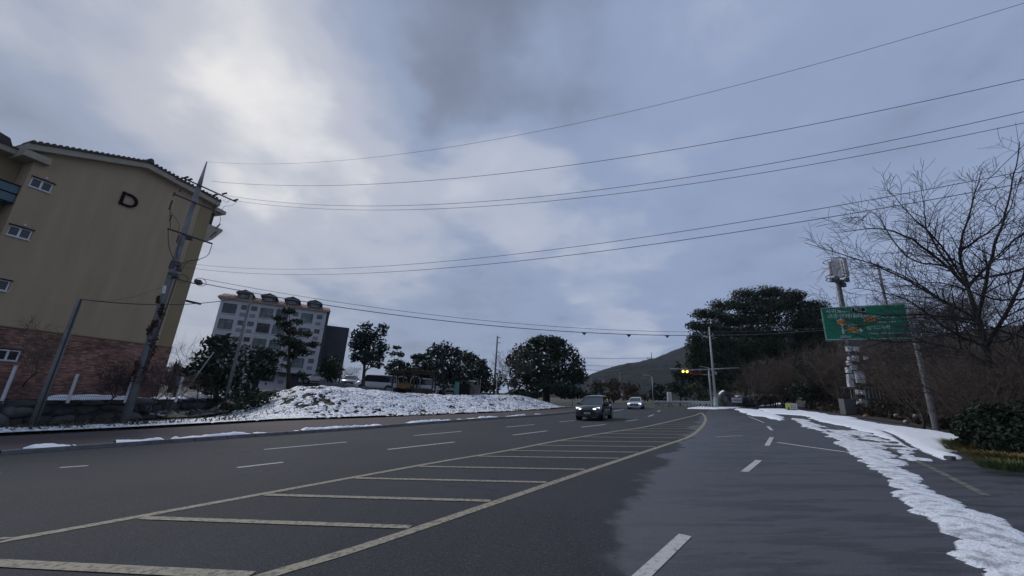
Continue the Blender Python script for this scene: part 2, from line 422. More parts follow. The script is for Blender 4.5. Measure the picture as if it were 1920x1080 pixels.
# bank and plateau: one relief sheet parametrised along the toe line
SNOW = mat('snow', (.80, .83, .88), .6, .05, 6, .5, 22)
def snow_mat2():
    m = bpy.data.materials.new('trodden_snow_with_leaves'); m.use_nodes = True; t = m.node_tree; b = t.nodes['Principled BSDF']; lk = t.links.new
    tc = t.nodes.new('ShaderNodeTexCoord'); n = t.nodes.new('ShaderNodeTexNoise'); n.inputs['Scale'].default_value = 5.5; n.inputs['Detail'].default_value = 6; n.inputs['Roughness'].default_value = .7
    lk(tc.outputs['Object'], n.inputs['Vector'])
    r = t.nodes.new('ShaderNodeValToRGB'); lk(n.outputs['Fac'], r.inputs[0]); e = r.color_ramp.elements
    e[0].position = .43; e[0].color = (.06, .055, .04, 1); e[1].position = .50; e[1].color = (.80, .83, .88, 1)
    lk(r.outputs[0], b.inputs['Base Color']); b.inputs['Roughness'].default_value = .65
    bp = t.nodes.new('ShaderNodeBump'); bp.inputs['Strength'].default_value = .6; bp.inputs['Distance'].default_value = .05; lk(n.outputs['Fac'], bp.inputs['Height']); lk(bp.outputs[0], b.inputs['Normal'])
    return m
SNOW2 = snow_mat2()
SLUSH = mat('grey_slush', (.36, .37, .40), .55, col2=(.76, .79, .84), thr=(.36, .52), scale=5, bump=.8, bscale=30)
def sheet(s0, s1, ds, dvals):
    sv = np.arange(s0, s1, ds); A, D = np.meshgrid(sv, dvals, indexing='ij')
    T = toe_at(A); Nn = nrm_at(A); X = T[..., 0] + Nn[..., 0] * D; Y = T[..., 1] + Nn[..., 1] * D
    return A, D, X, Y, gz(X, Y) + bank_h(A, D, X, Y)
dv_ = np.concatenate([np.arange(-.3, 10.2, .15)])
A, D, X, Y, Z = sheet(TS[1] - 9, TS[-1], .15, dv_)
rough = (fbm(X * 1.1, Y * 1.1, 4) - .5) * .35 * sstep(D, .3, 3) * (.12 + .88 * sstep(A, S_K0, S_K1))
Zb = np.maximum(Z + rough, gz(X, Y) - .02) + .13 * sstep(D, -.3, .05) - .10 * sstep(D, .8, 2.2) * (1 - sstep(A, S_K0, S_K1)) - .10 * (D < -.2)
tag(link_mesh('grass_bank', grid_mesh('grass_bank', np.stack([X, Y, Zb], -1)), DARKGRASS), kind='structure')
PLAT = mat('plateau_ground', (.035, .034, .026), .9, col2=(.5, .52, .55), thr=(.56, .62), scale=1.6, bump=.4)
dv2 = np.array([10.05, 14, 20, 28, 38, 50, 70])
A2, D2, X2, Y2, Z2 = sheet(TS[1] - 9, TS[-1] - 12, 1.0, dv2)
tag(link_mesh('plateau', grid_mesh('plateau', np.stack([X2, Y2, Z2 + .13], -1)), PLAT), kind='structure')
# snow lying on the bank: its own lumpy sheet, broken where the leaves show through
dv3 = np.arange(.0, 9.6, .085)
A, D, X, Y, Z = sheet(TS[1] - 6, TS[-3], .085, dv3)
rough = (fbm(X * 1.1, Y * 1.1, 4) - .5) * .35 * sstep(D, .3, 3) * (.12 + .88 * sstep(A, S_K0, S_K1))
nz = fbm(X * 2.6, Y * 2.6, 4, 2); nb = fbm(X * .45, Y * .45, 3, 4)
kk = sstep(A, S_K0, S_K1)
dw = np.interp(A, _wsd[0], _wsd[1])
cov_strip = (1.0 - sstep(D, dw * .42, dw * .78)) * .72 - .04 + .10 * (D < 1)
fade = sstep(A - S_K0, 2, 7)
cov_bank = (.60 - .25 * (1 - fade) * sstep(D, .8, 3.5)) + .1 * sstep(D, 4, 7)
# left flank of the bank stays dark
cov = cov_strip * (1 - kk) + cov_bank * kk
cov *= 1 - .75 * sstep(-A + s_of_px(640), 0, 5) * sstep(D, 2.2, 3.6) * kk
mval = cov + (nz - .5) * .95 + (nb - .5) * .8 - .31
Zs = np.maximum(Z + rough, gz(X, Y) - .02) + .15 - .10 * sstep(D, .8, 2.2) * (1 - sstep(A, S_K0, S_K1)) + np.clip(mval, -.1, .25) * .35 + .02
keep = (mval[:-1, :-1] > 0) & (D[:-1, :-1] < 9.4)
behind = (1 - kk[:-1, :-1]) * (D[:-1, :-1] > dw[:-1, :-1] - .5) > .5
keep &= ~behind
tag(link_mesh('snow_on_bank', grid_mesh('snow_on_bank', np.stack([X, Y, Zs], -1), keep), SNOW2), kind='stuff')

# ------------------------------------------------------------------ hill
def hill():
    xs = np.linspace(-150, 1100, 260); ys = np.linspace(380, 1000, 110)
    HX, HY = np.meshgrid(xs, ys, indexing='ij')
    R = 620.
    prof_px = [(900, 742), (1040, 735), (1100, 706), (1130, 696), (1170, 686), (1210, 678), (1240, 671), (1262, 661), (1285, 652), (1320, 640), (1380, 628), (1460, 622), (1560, 625), (1700, 650), (1913, 690), (2300, 760)]
    rx = []; rz = []
    for p in prof_px:
        q = at(p[0], p[1], R); rx.append(q[0]); rz.append(q[2])
    ridge = np.interp(HX, rx, rz)
    base = gz(60, HY)
    t = np.clip((HY - 380) / (R - 380), 0, 1); prof = np.where(HY < R, sstep(t), 1 - .5 * sstep((HY - R) / 400))
    Zh = base + (ridge - base) * prof + (fbm(HX / 60, HY / 60, 4) - .5) * 10 * prof + (fbm(HX / 9, HY / 9, 3, 3) - .5) * 4.5 * np.minimum(1, prof * 4)
    Zh = np.where(prof <= 0.001, base - 3, Zh)
    m = mat('wooded_hill', (.007, .011, .012), .95, col2=(.019, .024, .023), scale=.09, bump=1.0, bscale=.25, spec=.1)
    me = grid_mesh('hill', np.stack([HX, HY, Zh], -1)); me.polygons.foreach_set('use_smooth', [False] * len(me.polygons))
    tag(link_mesh('hill', me, m), kind='structure')
    return rx, rz
HRX, HRZ = hill()
# wooded rise on the right behind the thicket
def rise():
    xs = np.linspace(22, 160, 60); ys = np.linspace(18, 170, 60); HX, HY = np.meshgrid(xs, ys, indexing='ij')
    d = np.clip((HX - 30) * .75 + (HY - 56) * .25 , 0, 200) * sstep(HX - (24 + HY * .36), 0, 22)
    Zr = gz(HX, HY) - .25 + 13 * sstep(d, 0, 45) + (fbm(HX / 7, HY / 7, 3) - .5) * 2.0 * sstep(d, 0, 12)
    m = mat('leaf_litter', (.020, .016, .012), .95, col2=(.040, .031, .023), scale=.6, bump=.8, bscale=6)
    tag(link_mesh('wooded_slope', grid_mesh('wooded_slope', np.stack([HX, HY, Zr], -1)), m), kind='structure')
    return m
LITTER = rise()
def rise_z(x, y):
    d = max(0, (x - 30) * .75 + (y - 56) * .25) * float(sstep(x - (24 + y * .36), 0, 22)); return gz(x, y) - .1 + 13 * float(sstep(d, 0, 45))
verge = P2([(1500, 765), (1530, 769), (1600, 782), (1700, 796), (1830, 824), (1935, 866)]); 
verge = np.vstack([verge, [[20, 8], [60, 8], [75, 60]], P2([(1560, 757)])])
tag(flat_poly('verge', verge, LITTER, .007), kind='structure')

# ------------------------------------------------------------------ road markings (real stripes, 5 mm proud)
YEL = mat('faded_yellow_paint', (.27, .24, .17), .8, col2=(.11, .105, .095), thr=(.47, .60), scale=16, bump=.2, bscale=60)
WHT = mat('worn_white_paint', (.42, .42, .41), .8, col2=(.16, .16, .16), thr=(.54, .66), scale=16, bump=.2, bscale=60)
def smooth_line(pts, n=8):
    """Catmull-Rom through 2D points"""
    P = np.asarray(pts, float)
    if len(P) < 3: return P
    Q = np.vstack([2 * P[0] - P[1], P, 2 * P[-1] - P[-2]]); o = []
    for i in range(1, len(Q) - 2):
        for k in range(n):
            t = k / n; a, b, c, d = Q[i - 1], Q[i], Q[i + 1], Q[i + 2]
            o.append(.5 * (2 * b + (c - a) * t + (2 * a - 5 * b + 4 * c - d) * t * t + (3 * b - a - 3 * c + d) * t ** 3))
    o.append(P[-1]); return np.array(o)
def stripe(mb, P, w, h=.006):
    P = np.asarray(P, float); v = []; f = []
    for i in range(len(P)):
        t = P[min(i + 1, len(P) - 1)] - P[max(i - 1, 0)]; t /= np.hypot(*t); n = np.array([-t[1], t[0]]) * w / 2
        for q in (P[i] + n, P[i] - n): v.append((*q, gz(*q, h)))
    for i in range(len(P) - 1): f.append((2 * i, 2 * i + 1, 2 * i + 3, 2 * i + 2))
    mb.add(v, f)
def marking(name, P, w, m, parent=None, h=.006):
    mb = MB(); stripe(mb, P, w, h); return mb.build(name, m, parent)
def mark_thing(name, P, w, m, label, cat, group=None):
    return tag(marking(name, P, w, m), label, cat, group)
GL = smooth_line(P2([(-900, 1150), (-240, 1050), (0, 1012), (100, 998), (802, 870), (892, 855), (967, 842), (1055, 825), (1160, 808), (1207, 801), (1265, 788), (1302, 779), (1315, 773.6)]))
GR = smooth_line(P2([(500, 1080), (765, 998), (1120, 877), (1240, 837), (1290, 820), (1308, 808), (1319, 796), (1323, 786), (1320, 779), (1315, 773.6)]))
far_end = (GR[0] - GR[8]) * 3 + GR[0]
GR = np.vstack([[far_end], GR])
hg = thing('hatched_island', (0, 0, 0), 'cream hatched no-driving island painted in mid road, tapering to a point', 'road marking')
def pair(name, P): 
    o = marking(name, P, .17, YEL, hg); return o
pair('border_line', GL); tag(pair('border_line', GR), 'yellow right border line curving to the tip')
def cross_line(P, q, d):
    """intersection of polyline P with the line q + t d"""
    best = None
    for i in range(len(P) - 1):
        a, b = P[i], P[i + 1]; Mx = np.array([[b[0] - a[0], -d[0]], [b[1] - a[1], -d[1]]])
        if abs(np.linalg.det(Mx)) < 1e-9: continue
        u, t = np.linalg.solve(Mx, q - a)
        if 0 <= u <= 1: best = a + u * (b - a)
    return best
hd = P2([(0, 1058), (480, 1082)]); hdir = (hd[1] - hd[0]) / np.hypot(*(hd[1] - hd[0]))
org = P2([(240, 1069)])[0]
hs = [0]
for yy in (979, 933, 900, 877, 857, 846, 836, 827.5, 820, 813.5, 808, 803.5, 799.5, 796, 793): hs.append(yy)
for k, yy in enumerate(hs):
    if k == 0: q = org; 
    else:
        xx = np.interp(yy, [770, 803, 877, 998], [1300, 1200, 900, 400]); q = P2([(xx, yy)])[0]
    a = cross_line(GL, q, hdir); b = cross_line(GR, q, hdir)
    if a is None or b is None: continue
    if np.hypot(*(b - a)) < .8: continue
    marking('hatch_stripe', np.array([a + hdir * .14, b - hdir * .14]), .14 if k else .17, YEL, hg, .009)
dash_l = [((495, 843), (650, 829)), ((776, 817), (865, 809)), ((949, 801), (1002, 796)), ((1049, 791), (1078, 788.5))]
dash_r = [((-60, 893), (0, 888)), ((112, 877), (165, 873.5)), ((445, 877), (531, 867)), ((727, 843), (852, 829)), ((962, 816), (1026, 808)), ((1090, 801), (1135, 796)), ((1173, 790), (1196, 787)), ((1216, 781), (1226, 777.5)), ((1233, 772), (1238, 769.6))]
def ld(lst, lab, first):
    for i, (a, b) in enumerate(lst):
        mark_thing('lane_dash', P2([a, b]), .15, WHT, lab(i), 'road marking', first)
o1 = ['left end', 'second from left', 'third from left', 'rightmost']
ld(dash_l, lambda i: 'white lane dash nearest the footway, %s of its row' % o1[i], 'lane dashes of the row by the footway')
o2 = ['leftmost', 'second', 'third', 'fourth', 'fifth', 'just below the dark car', 'short one right of the dark car', 'tiny one below the white car', 'farthest and smallest']
ld(dash_r, lambda i: 'white lane dash by the hatched island, %s' % o2[i], 'lane dashes of the row beside the hatched island')
dash_n = [((1285, 1004), (1198, 1086)), ((1423, 863), (1396, 885)), ((1447, 820), (1438, 836)), ((1440, 799.5), (1447, 807)), ((1404, 781), (1433, 793))]
o3 = ['big and sharp at the bottom', 'second nearest', 'third nearest on the wet asphalt', 'small one, fourth nearest', 'faint farthest on the wet bend']
for i, (a, b) in enumerate(dash_n):
    mark_thing('lane_dash', P2([a, b]), .15 if i < 4 else .1, WHT, 'white lane dash in the near right-hand lane, ' + o3[i], 'road marking', 'lane dashes of the near lane')
mark_thing('stop_line', P2([(1457, 829.5), (1500, 836), (1587, 848)]), .16, WHT, 'thin white slanting line across the wet asphalt near the snow edge', 'road marking')
mark_thing('worn_line', P2([(1340, 820), (1392, 817)]), .08, WHT, 'faint worn white line left of the near lane dashes', 'road marking')
mark_thing('edge_line', smooth_line(P2([(1550, 797), (1615, 814), (1640, 826), (1677, 845), (1745, 877), (1850, 930)])), .13, mat('very_worn_paint', (.15, .14, .11), .8, col2=(.05, .055, .06), thr=(.42, .6), scale=5), 'faint yellow edge line half buried under the right-hand snow', 'road marking')
mark_thing('far_edge_line', P2([(1150, 771), (1172, 767)]), .2, WHT, 'faint white edge line between the two oncoming cars', 'road marking')

# ------------------------------------------------------------------ snow on the right and along the kerb
def poly_sd(X, Y, P):
    """signed distance (positive inside)"""
    d = np.full(X.shape, 1e9); ins = np.zeros(X.shape, bool); n = len(P)
    for i in range(n):
        a, b = P[i], P[(i + 1) % n]; e = b - a
        t = np.clip(((X - a[0]) * e[0] + (Y - a[1]) * e[1]) / (e @ e + 1e-9), 0, 1)
        d = np.minimum(d, np.hypot(X - a[0] - t * e[0], Y - a[1] - t * e[1]))
        c = ((a[1] > Y) != (b[1] > Y)) & (X < (b[0] - a[0]) * (Y - a[1]) / (b[1] - a[1] + 1e-12) + a[0]); ins ^= c
    return np.where(ins, d, -d)
def line_d(X, Y, P):
    d = np.full(X.shape, 1e9)
    for i in range(len(P) - 1):
        a, b = P[i], P[i + 1]; e = b - a; t = np.clip(((X - a[0]) * e[0] + (Y - a[1]) * e[1]) / (e @ e), 0, 1)
        d = np.minimum(d, np.hypot(X - a[0] - t * e[0], Y - a[1] - t * e[1]))
    return d
def snow_patch(polys, step, amp, nscale, thick=.05, gap=None, gapw=.07, m=SNOW, base=.004, ragged=None):
    P = [P2(p) for p in polys]; allp = np.vstack(P); lo = allp.min(0) - .3; hi = allp.max(0) + .3
    xs = np.arange(lo[0], hi[0], step); ys = np.arange(lo[1], hi[1], step); X, Y = np.meshgrid(xs, ys, indexing='ij')
    sd = np.full(X.shape, -1e9)
    for p in P: sd = np.maximum(sd, poly_sd(X, Y, p))
    n = fbm(X * nscale, Y * nscale, 5, 1) - .5; n2 = fbm(X * nscale * 3.3, Y * nscale * 3.3, 3, 5) - .5
    v = np.minimum(sd, .5) + n * amp + n2 * amp * .28
    if ragged: v = v - ragged * (.5 + (fbm(X * .9, Y * .9, 3, 6) - .5) * 3)
    if gap is not None: v = np.minimum(v, line_d(X, Y, P2(gap)) - gapw + n2 * .06)
    h = np.clip(v, 0, .3) ** .6 * thick * 2 * (.7 + .6 * fbm(X * 5, Y * 5, 3, 7)) + base
    keep = (v[:-1, :-1] > 0) | (v[1:, 1:] > 0)
    Z = gz(X, Y) + np.where(v > 0, h, .001)
    return grid_mesh('snow', np.stack([X, Y, Z], -1), keep)
main = [(1513, 780), (1545, 782), (1580, 787), (1620, 789), (1655, 797), (1700, 802), (1760, 810), (1810, 819), (1828, 828), (1815, 838), (1795, 846), (1790, 858), (1768, 863), (1735, 851), (1705, 841), (1672, 826), (1650, 818), (1612, 806), (1570, 797), (1530, 788)]
gapl = [(1655, 808), (1675, 816), (1690, 826), (1705, 836), (1730, 849), (1770, 866)]
tag(link_mesh('verge_snow', snow_patch([main], .06, .55, 1.2, .07, gapl, .09, base=.014), SNOW), kind='stuff')
strip = [(1478, 783), (1514, 787), (1533, 799), (1543, 804), (1559, 812), (1577, 813), (1603, 822), (1622, 827), (1655, 832), (1672, 850), (1690, 870), (1775, 930), (1850, 970), (1935, 1008), (2010, 1060), (2010, 1140), (1890, 1120), (1840, 1068), (1800, 1035), (1782, 1010), (1755, 1000), (1640, 885), (1622, 867), (1607, 861), (1590, 849), (1574, 836), (1559, 822), (1551, 813), (1533, 807), (1509, 801), (1499, 792)]
scatter = [[(1590, 806), (1625, 812), (1665, 828), (1700, 842), (1735, 856), (1720, 868), (1690, 862), (1650, 838), (1610, 822)], [(1560, 806), (1600, 816), (1650, 838), (1700, 872), (1660, 868), (1610, 838)], [(1528, 796), (1565, 803), (1600, 812), (1590, 818), (1550, 806)]]
tag(link_mesh('scattered_snow', snow_patch(scatter, .05, 1.5, 1.3, .03, base=.012, ragged=.22), SLUSH), kind='stuff')
tag(link_mesh('roadside_snow', snow_patch([strip], .04, .55, 1.7, .035, base=.009, ragged=.11), SLUSH), kind='stuff')
far = [[(1292, 765.6), (1309, 763), (1320, 763), (1342, 764.7), (1362, 762), (1400, 760.3), (1440, 757), (1470, 753), (1474, 757), (1440, 760.5), (1400, 763.5), (1372, 766), (1342, 767.3), (1292, 766.6)],
       [(1378, 766.5), (1400, 767.5), (1428, 770), (1452, 778), (1472, 787), (1462, 789), (1435, 782), (1415, 780), (1395, 774)],
       [(1425, 767.5), (1470, 767.5), (1510, 771), (1560, 779), (1600, 784), (1600, 790), (1545, 784), (1500, 779), (1470, 777), (1440, 776)]]
tag(link_mesh('junction_snow', snow_patch(far, .12, 1.1, .8, .09, base=.014), SNOW), kind='stuff')

def kerb_snow():
    """lumpy ridge of snow left along the kerb"""
    pl = smooth_line(P2([(40, 850.5), (143, 843), (300, 831.5), (480, 818.5), (680, 804.5), (855, 790.5), (1005, 780.5), (1060, 776)]), 6)
    ln = np.concatenate([[0], np.cumsum(np.hypot(*(pl[1:] - pl[:-1]).T))]); st = .06; ss = np.arange(0, ln[-1], st)
    cx = np.interp(ss, ln, pl[:, 0]); cy = np.interp(ss, ln, pl[:, 1]); tx = np.gradient(cx); ty = np.gradient(cy); k = np.hypot(tx, ty); tx /= k; ty /= k
    pxs = np.array([proj((a, b, gz(a, b)))[0] for a, b in zip(cx, cy)])
    amt = np.interp(pxs, [0, 50, 62, 140, 150, 205, 215, 300, 310, 330, 480, 700, 900, 980, 1005, 1060], [0, 0, .9, .9, -.6, -.6, .8, .7, -.1, .35, .35, .55, .5, .2, -.1, -.2])
    wv = np.linspace(-1, 1, 9); w = .07 + .20 * np.clip(amt, 0, 1); nn = fbm(ss * 1.1, ss * 0 + 3.3, 4) - .5
    act = amt * .8 + nn * 3.0 - .05 + (fbm(ss * 4, ss * 0 + 1.7, 2, 6) - .5) * .8
    P = np.zeros((len(ss), 9, 3)); M_ = np.zeros((len(ss) - 1, 8), bool)
    for j, u in enumerate(wv):
        off = (u + .9) * w * (.6 + 1.0 * fbm(ss * 2.5, ss * 0 + 7 + 0 * j, 3, 2))
        X_ = cx - ty * off; Y_ = cy + tx * off
        h = np.clip(act, 0, .6) * .13 * (1 - u * u) * (.5 + 1.2 * fbm(X_ * 5, Y_ * 5, 3, 4))
        bz = .124
        P[:, j] = np.stack([X_, Y_, gz(X_, Y_) + bz * 1 + h + .004], -1)
    M_[:] = (act[:-1, None] > 0)
    tag(link_mesh('kerb_snow', grid_mesh('kerb_snow', P, M_), SNOW), kind='stuff')
kerb_snow()

# the damp winter air between the camera and the hill
hz_ = MB().box((0, 1230, 110), (3300, 2680, 250)).build('haze', None); tag(hz_, kind='stuff')
hm = bpy.data.materials.new('haze_air'); hm.use_nodes = True; t_ = hm.node_tree; t_.nodes.clear(); o_ = t_.nodes.new('ShaderNodeOutputMaterial'); v_ = t_.nodes.new('ShaderNodeVolumePrincipled')
v_.inputs['Density'].default_value = .00015; v_.inputs['Color'].default_value = (.80, .86, .95, 1); t_.links.new(v_.outputs[0], o_.inputs['Volume']); hz_.data.materials.append(hm)
# ================================================================== vegetation builders
def leaf_quads(C, R, n, size, rng, flat=1.0, up=0.0, shell=.55, aspect=1.5):
    """n leaf quads in ellipsoid C (3), R (3)"""
    d = rng.normal(size=(n, 3)); d /= np.linalg.norm(d, axis=1)[:, None]
    rr = (shell + (1.06 - shell) * rng.random(n) ** .6)
    k = 1 + .28 * np.sin(d[:, 0] * 5 + rng.random() * 6) * np.cos(d[:, 1] * 4 + d[:, 2] * 5 + rng.random() * 6)
    p = C + d * R * (rr * k)[:, None]
    nr = d * .5 + rng.normal(size=(n, 3)) * .6 + np.array([0, 0, up]); nr /= np.linalg.norm(nr, axis=1)[:, None]
    a = rng.normal(size=(n, 3)); u = np.cross(nr, a); u /= np.linalg.norm(u, axis=1)[:, None]; w = np.cross(nr, u)
    s = size * (.55 + .9 * rng.random(n))[:, None]; u = u * s * .5; w = w * s * .5 * aspect
    V = np.stack([p - u * .6 - w, p + u * .6 - w * .4, p + u * .3 + w, p - u * .7 + w * .3], 1).reshape(-1, 3)
    return V
def quads_mesh(name, V, m, parent):
    V = np.vstack(V); F = np.arange(len(V)).reshape(-1, 4); return link_mesh(name, fast_mesh(name, V, F), m, parent)
LEAFS = {
    'dark': mat('dark_evergreen_leaves', (.016, .030, .016), .75, .45, .5, island=.55, spec=.3),
    'blue': mat('bluish_evergreen_leaves', (.013, .025, .022), .75, .45, .5, island=.55, spec=.3),
    'olive': mat('olive_leaves', (.026, .034, .014), .75, .45, .5, island=.5, spec=.3),
    'brown': mat('withered_leaves', (.055, .035, .022), .85, .4, .8, island=.5, spec=.2),
    'pine': mat('pine_needles', (.017, .032, .015), .75, .5, .3, island=.6, spec=.25),
}
BARK = mat('dark_bark', (.045, .038, .032), .9, .35, 4, .6)
BARKL = mat('grey_bark', (.085, .075, .065), .9, .35, 4, .6)
TWIG = mat('brown_twigs', (.075, .055, .042), .9, .4, .6, island=.4)
TWIGD = mat('dark_twigs', (.022, .020, .022), .85, .3, .6)
def px_tree(name, blobs, base, Y, label, cat='tree', group=None, leaf='dark', trunk=None, dens=1.0, size=.28, depth=1.0, trunk_r=.16, limbs=True, base_h=None, bark=None, jitter=.0, seed=1, flat=False, up=.0, shell=.5, grow=1.0):
    """tree described by leaf masses seen in the photograph: blobs = (px, py, rx, ry) in photo pixels"""
    rng = np.random.default_rng(seed)
    b = at(base[0], base[1], Y); gzv = tz(b[0], Y) if base_h is None else base_h
    bz = gzv - .15; root = thing(name, (b[0], Y, bz), label, cat, group); o = np.array([b[0], Y, bz])
    V = []; ends = []
    for q in blobs:
        px, py, rx, ry = q[:4]; rx *= grow; ry *= grow; dz = q[4] if len(q) > 4 else (rng.random() - .5) * 2
        c0 = at(px, py, Y); sc = 1 / ppm(c0); rX = rx * sc; rZ = ry * sc; rY = (rX if not flat else rX * .8) * depth
        Yc = Y + dz * rX * .55 * depth; c = at(px, py, Yc)
        area = (rX * rZ + rX * rY) * 4
        n = int(min(14000, max(60, dens * area / (size * size) * 1.5)))
        # several irregular sub-clumps make up each mass
        k = 3 + int(rng.integers(0, 4)) + (3 if rX > 2.0 else 0)
        for j in range(k):
            dd = rng.normal(size=3); dd /= np.linalg.norm(dd); f = .55 + .25 * rng.random()
            cc = c + dd * np.array([rX, rY, rZ]) * (1 - f) * 1.05
            V.append(leaf_quads(cc - o, np.array([rX, rY, rZ]) * f, n // k, size, rng, up=up, shell=shell))
        ends.append((c - o, rX))
    quads_mesh('crown', V, LEAFS[leaf], root)
    mb = MB(); H = max(e[0][2] for e in ends)
    tp = trunk or (base[0], np.mean([q[1] for q in blobs]))
    tt = at(tp[0], tp[1], Y) - o
    pts = [np.array([0, 0, 0.]), tt * .35 + np.array([.12 * (rng.random() - .5), 0, 0]), tt * .7, tt]
    mb.tube(pts, [trunk_r * 1.25, trunk_r, trunk_r * .75, trunk_r * .5], 8)
    tr = mb.build('trunk', bark or BARK, root, smooth=True)
    if limbs:
        lb = MB()
        for e, r in ends:
            s = tt * (.45 + .5 * rng.random()); mid = (s + e) / 2 + rng.normal(size=3) * .12 * r
            lb.tube([s, mid, e], [trunk_r * .45, trunk_r * .3, trunk_r * .12], 5, cap=False)
        lb.build('limb', bark or BARK, root, smooth=True)
    return root

def branch_lines(start, dirv, length, rad, depth, rng, out, spread=.55, upw=.12, kids=5, minr=.006):
    n = max(3, int(4 + length)); p = np.array(start, float); d = np.array(dirv, float); d /= np.linalg.norm(d)
    pts = [p.copy()]; rr = [rad]; st = length / n
    for i in range(n):
        d = d + rng.normal(size=3) * .085 + np.array([0, 0, upw * .25]); d /= np.linalg.norm(d)
        p = p + d * st; pts.append(p.copy()); rr.append(max(minr, rad * (1 - .75 * (i + 1) / n)))
    out.append((pts, rr, depth))
    if depth <= 0: return
    for k in range(kids):
        t = .25 + .75 * (k + rng.random()) / kids; i = min(int(t * n), n - 1); q = pts[i] * (1 - (t * n - i)) + pts[i + 1] * (t * n - i) if t * n - i >= 0 else pts[i]
        ax = rng.normal(size=3); pd = pts[i + 1] - pts[i]; pd = pd / np.linalg.norm(pd); pr = np.cross(pd, ax); pr /= np.linalg.norm(pr)
        nd = pd * (1 - spread) + pr * spread + np.array([0, 0, upw])
        branch_lines(q, nd, length * (.42 + .25 * rng.random()), max(minr, rr[i] * .55), depth - 1, rng, out, spread, upw, kids, minr)
def lines_mesh(lines, minsides=3):
    mb = MB()
    for pts, rr, dep in lines: mb.tube(pts, rr, 6 if rr[0] > .06 else (4 if rr[0] > .02 else 3), cap=False)
    return mb
def bare_tree_proto(seed, H=6.0, r=.1, depth=3, kids=5, spread=.55, m=None, n0=5, minr=.008, twm=None):
    rng = np.random.default_rng(seed); out = []
    base = [np.zeros(3), np.array([.1 * rng.normal(), .1 * rng.normal(), H * .12]), np.array([.15 * rng.normal(), .15 * rng.normal(), H * .25])]
    trunk = MB().tube(base, [r * 1.3, r, r * .85], 7)
    for k in range(n0):
        a = 2 * math.pi * (k + rng.random() * .6) / n0; s = base[1] * (1 - k / n0) + base[2] * (k / n0)
        branch_lines(s, (math.cos(a) * .75, math.sin(a) * .75, .7 + .5 * rng.random()), H * (.5 + .25 * rng.random()), r * .55, depth, rng, out, spread, .15, kids, minr)
    return trunk, lines_mesh(out)

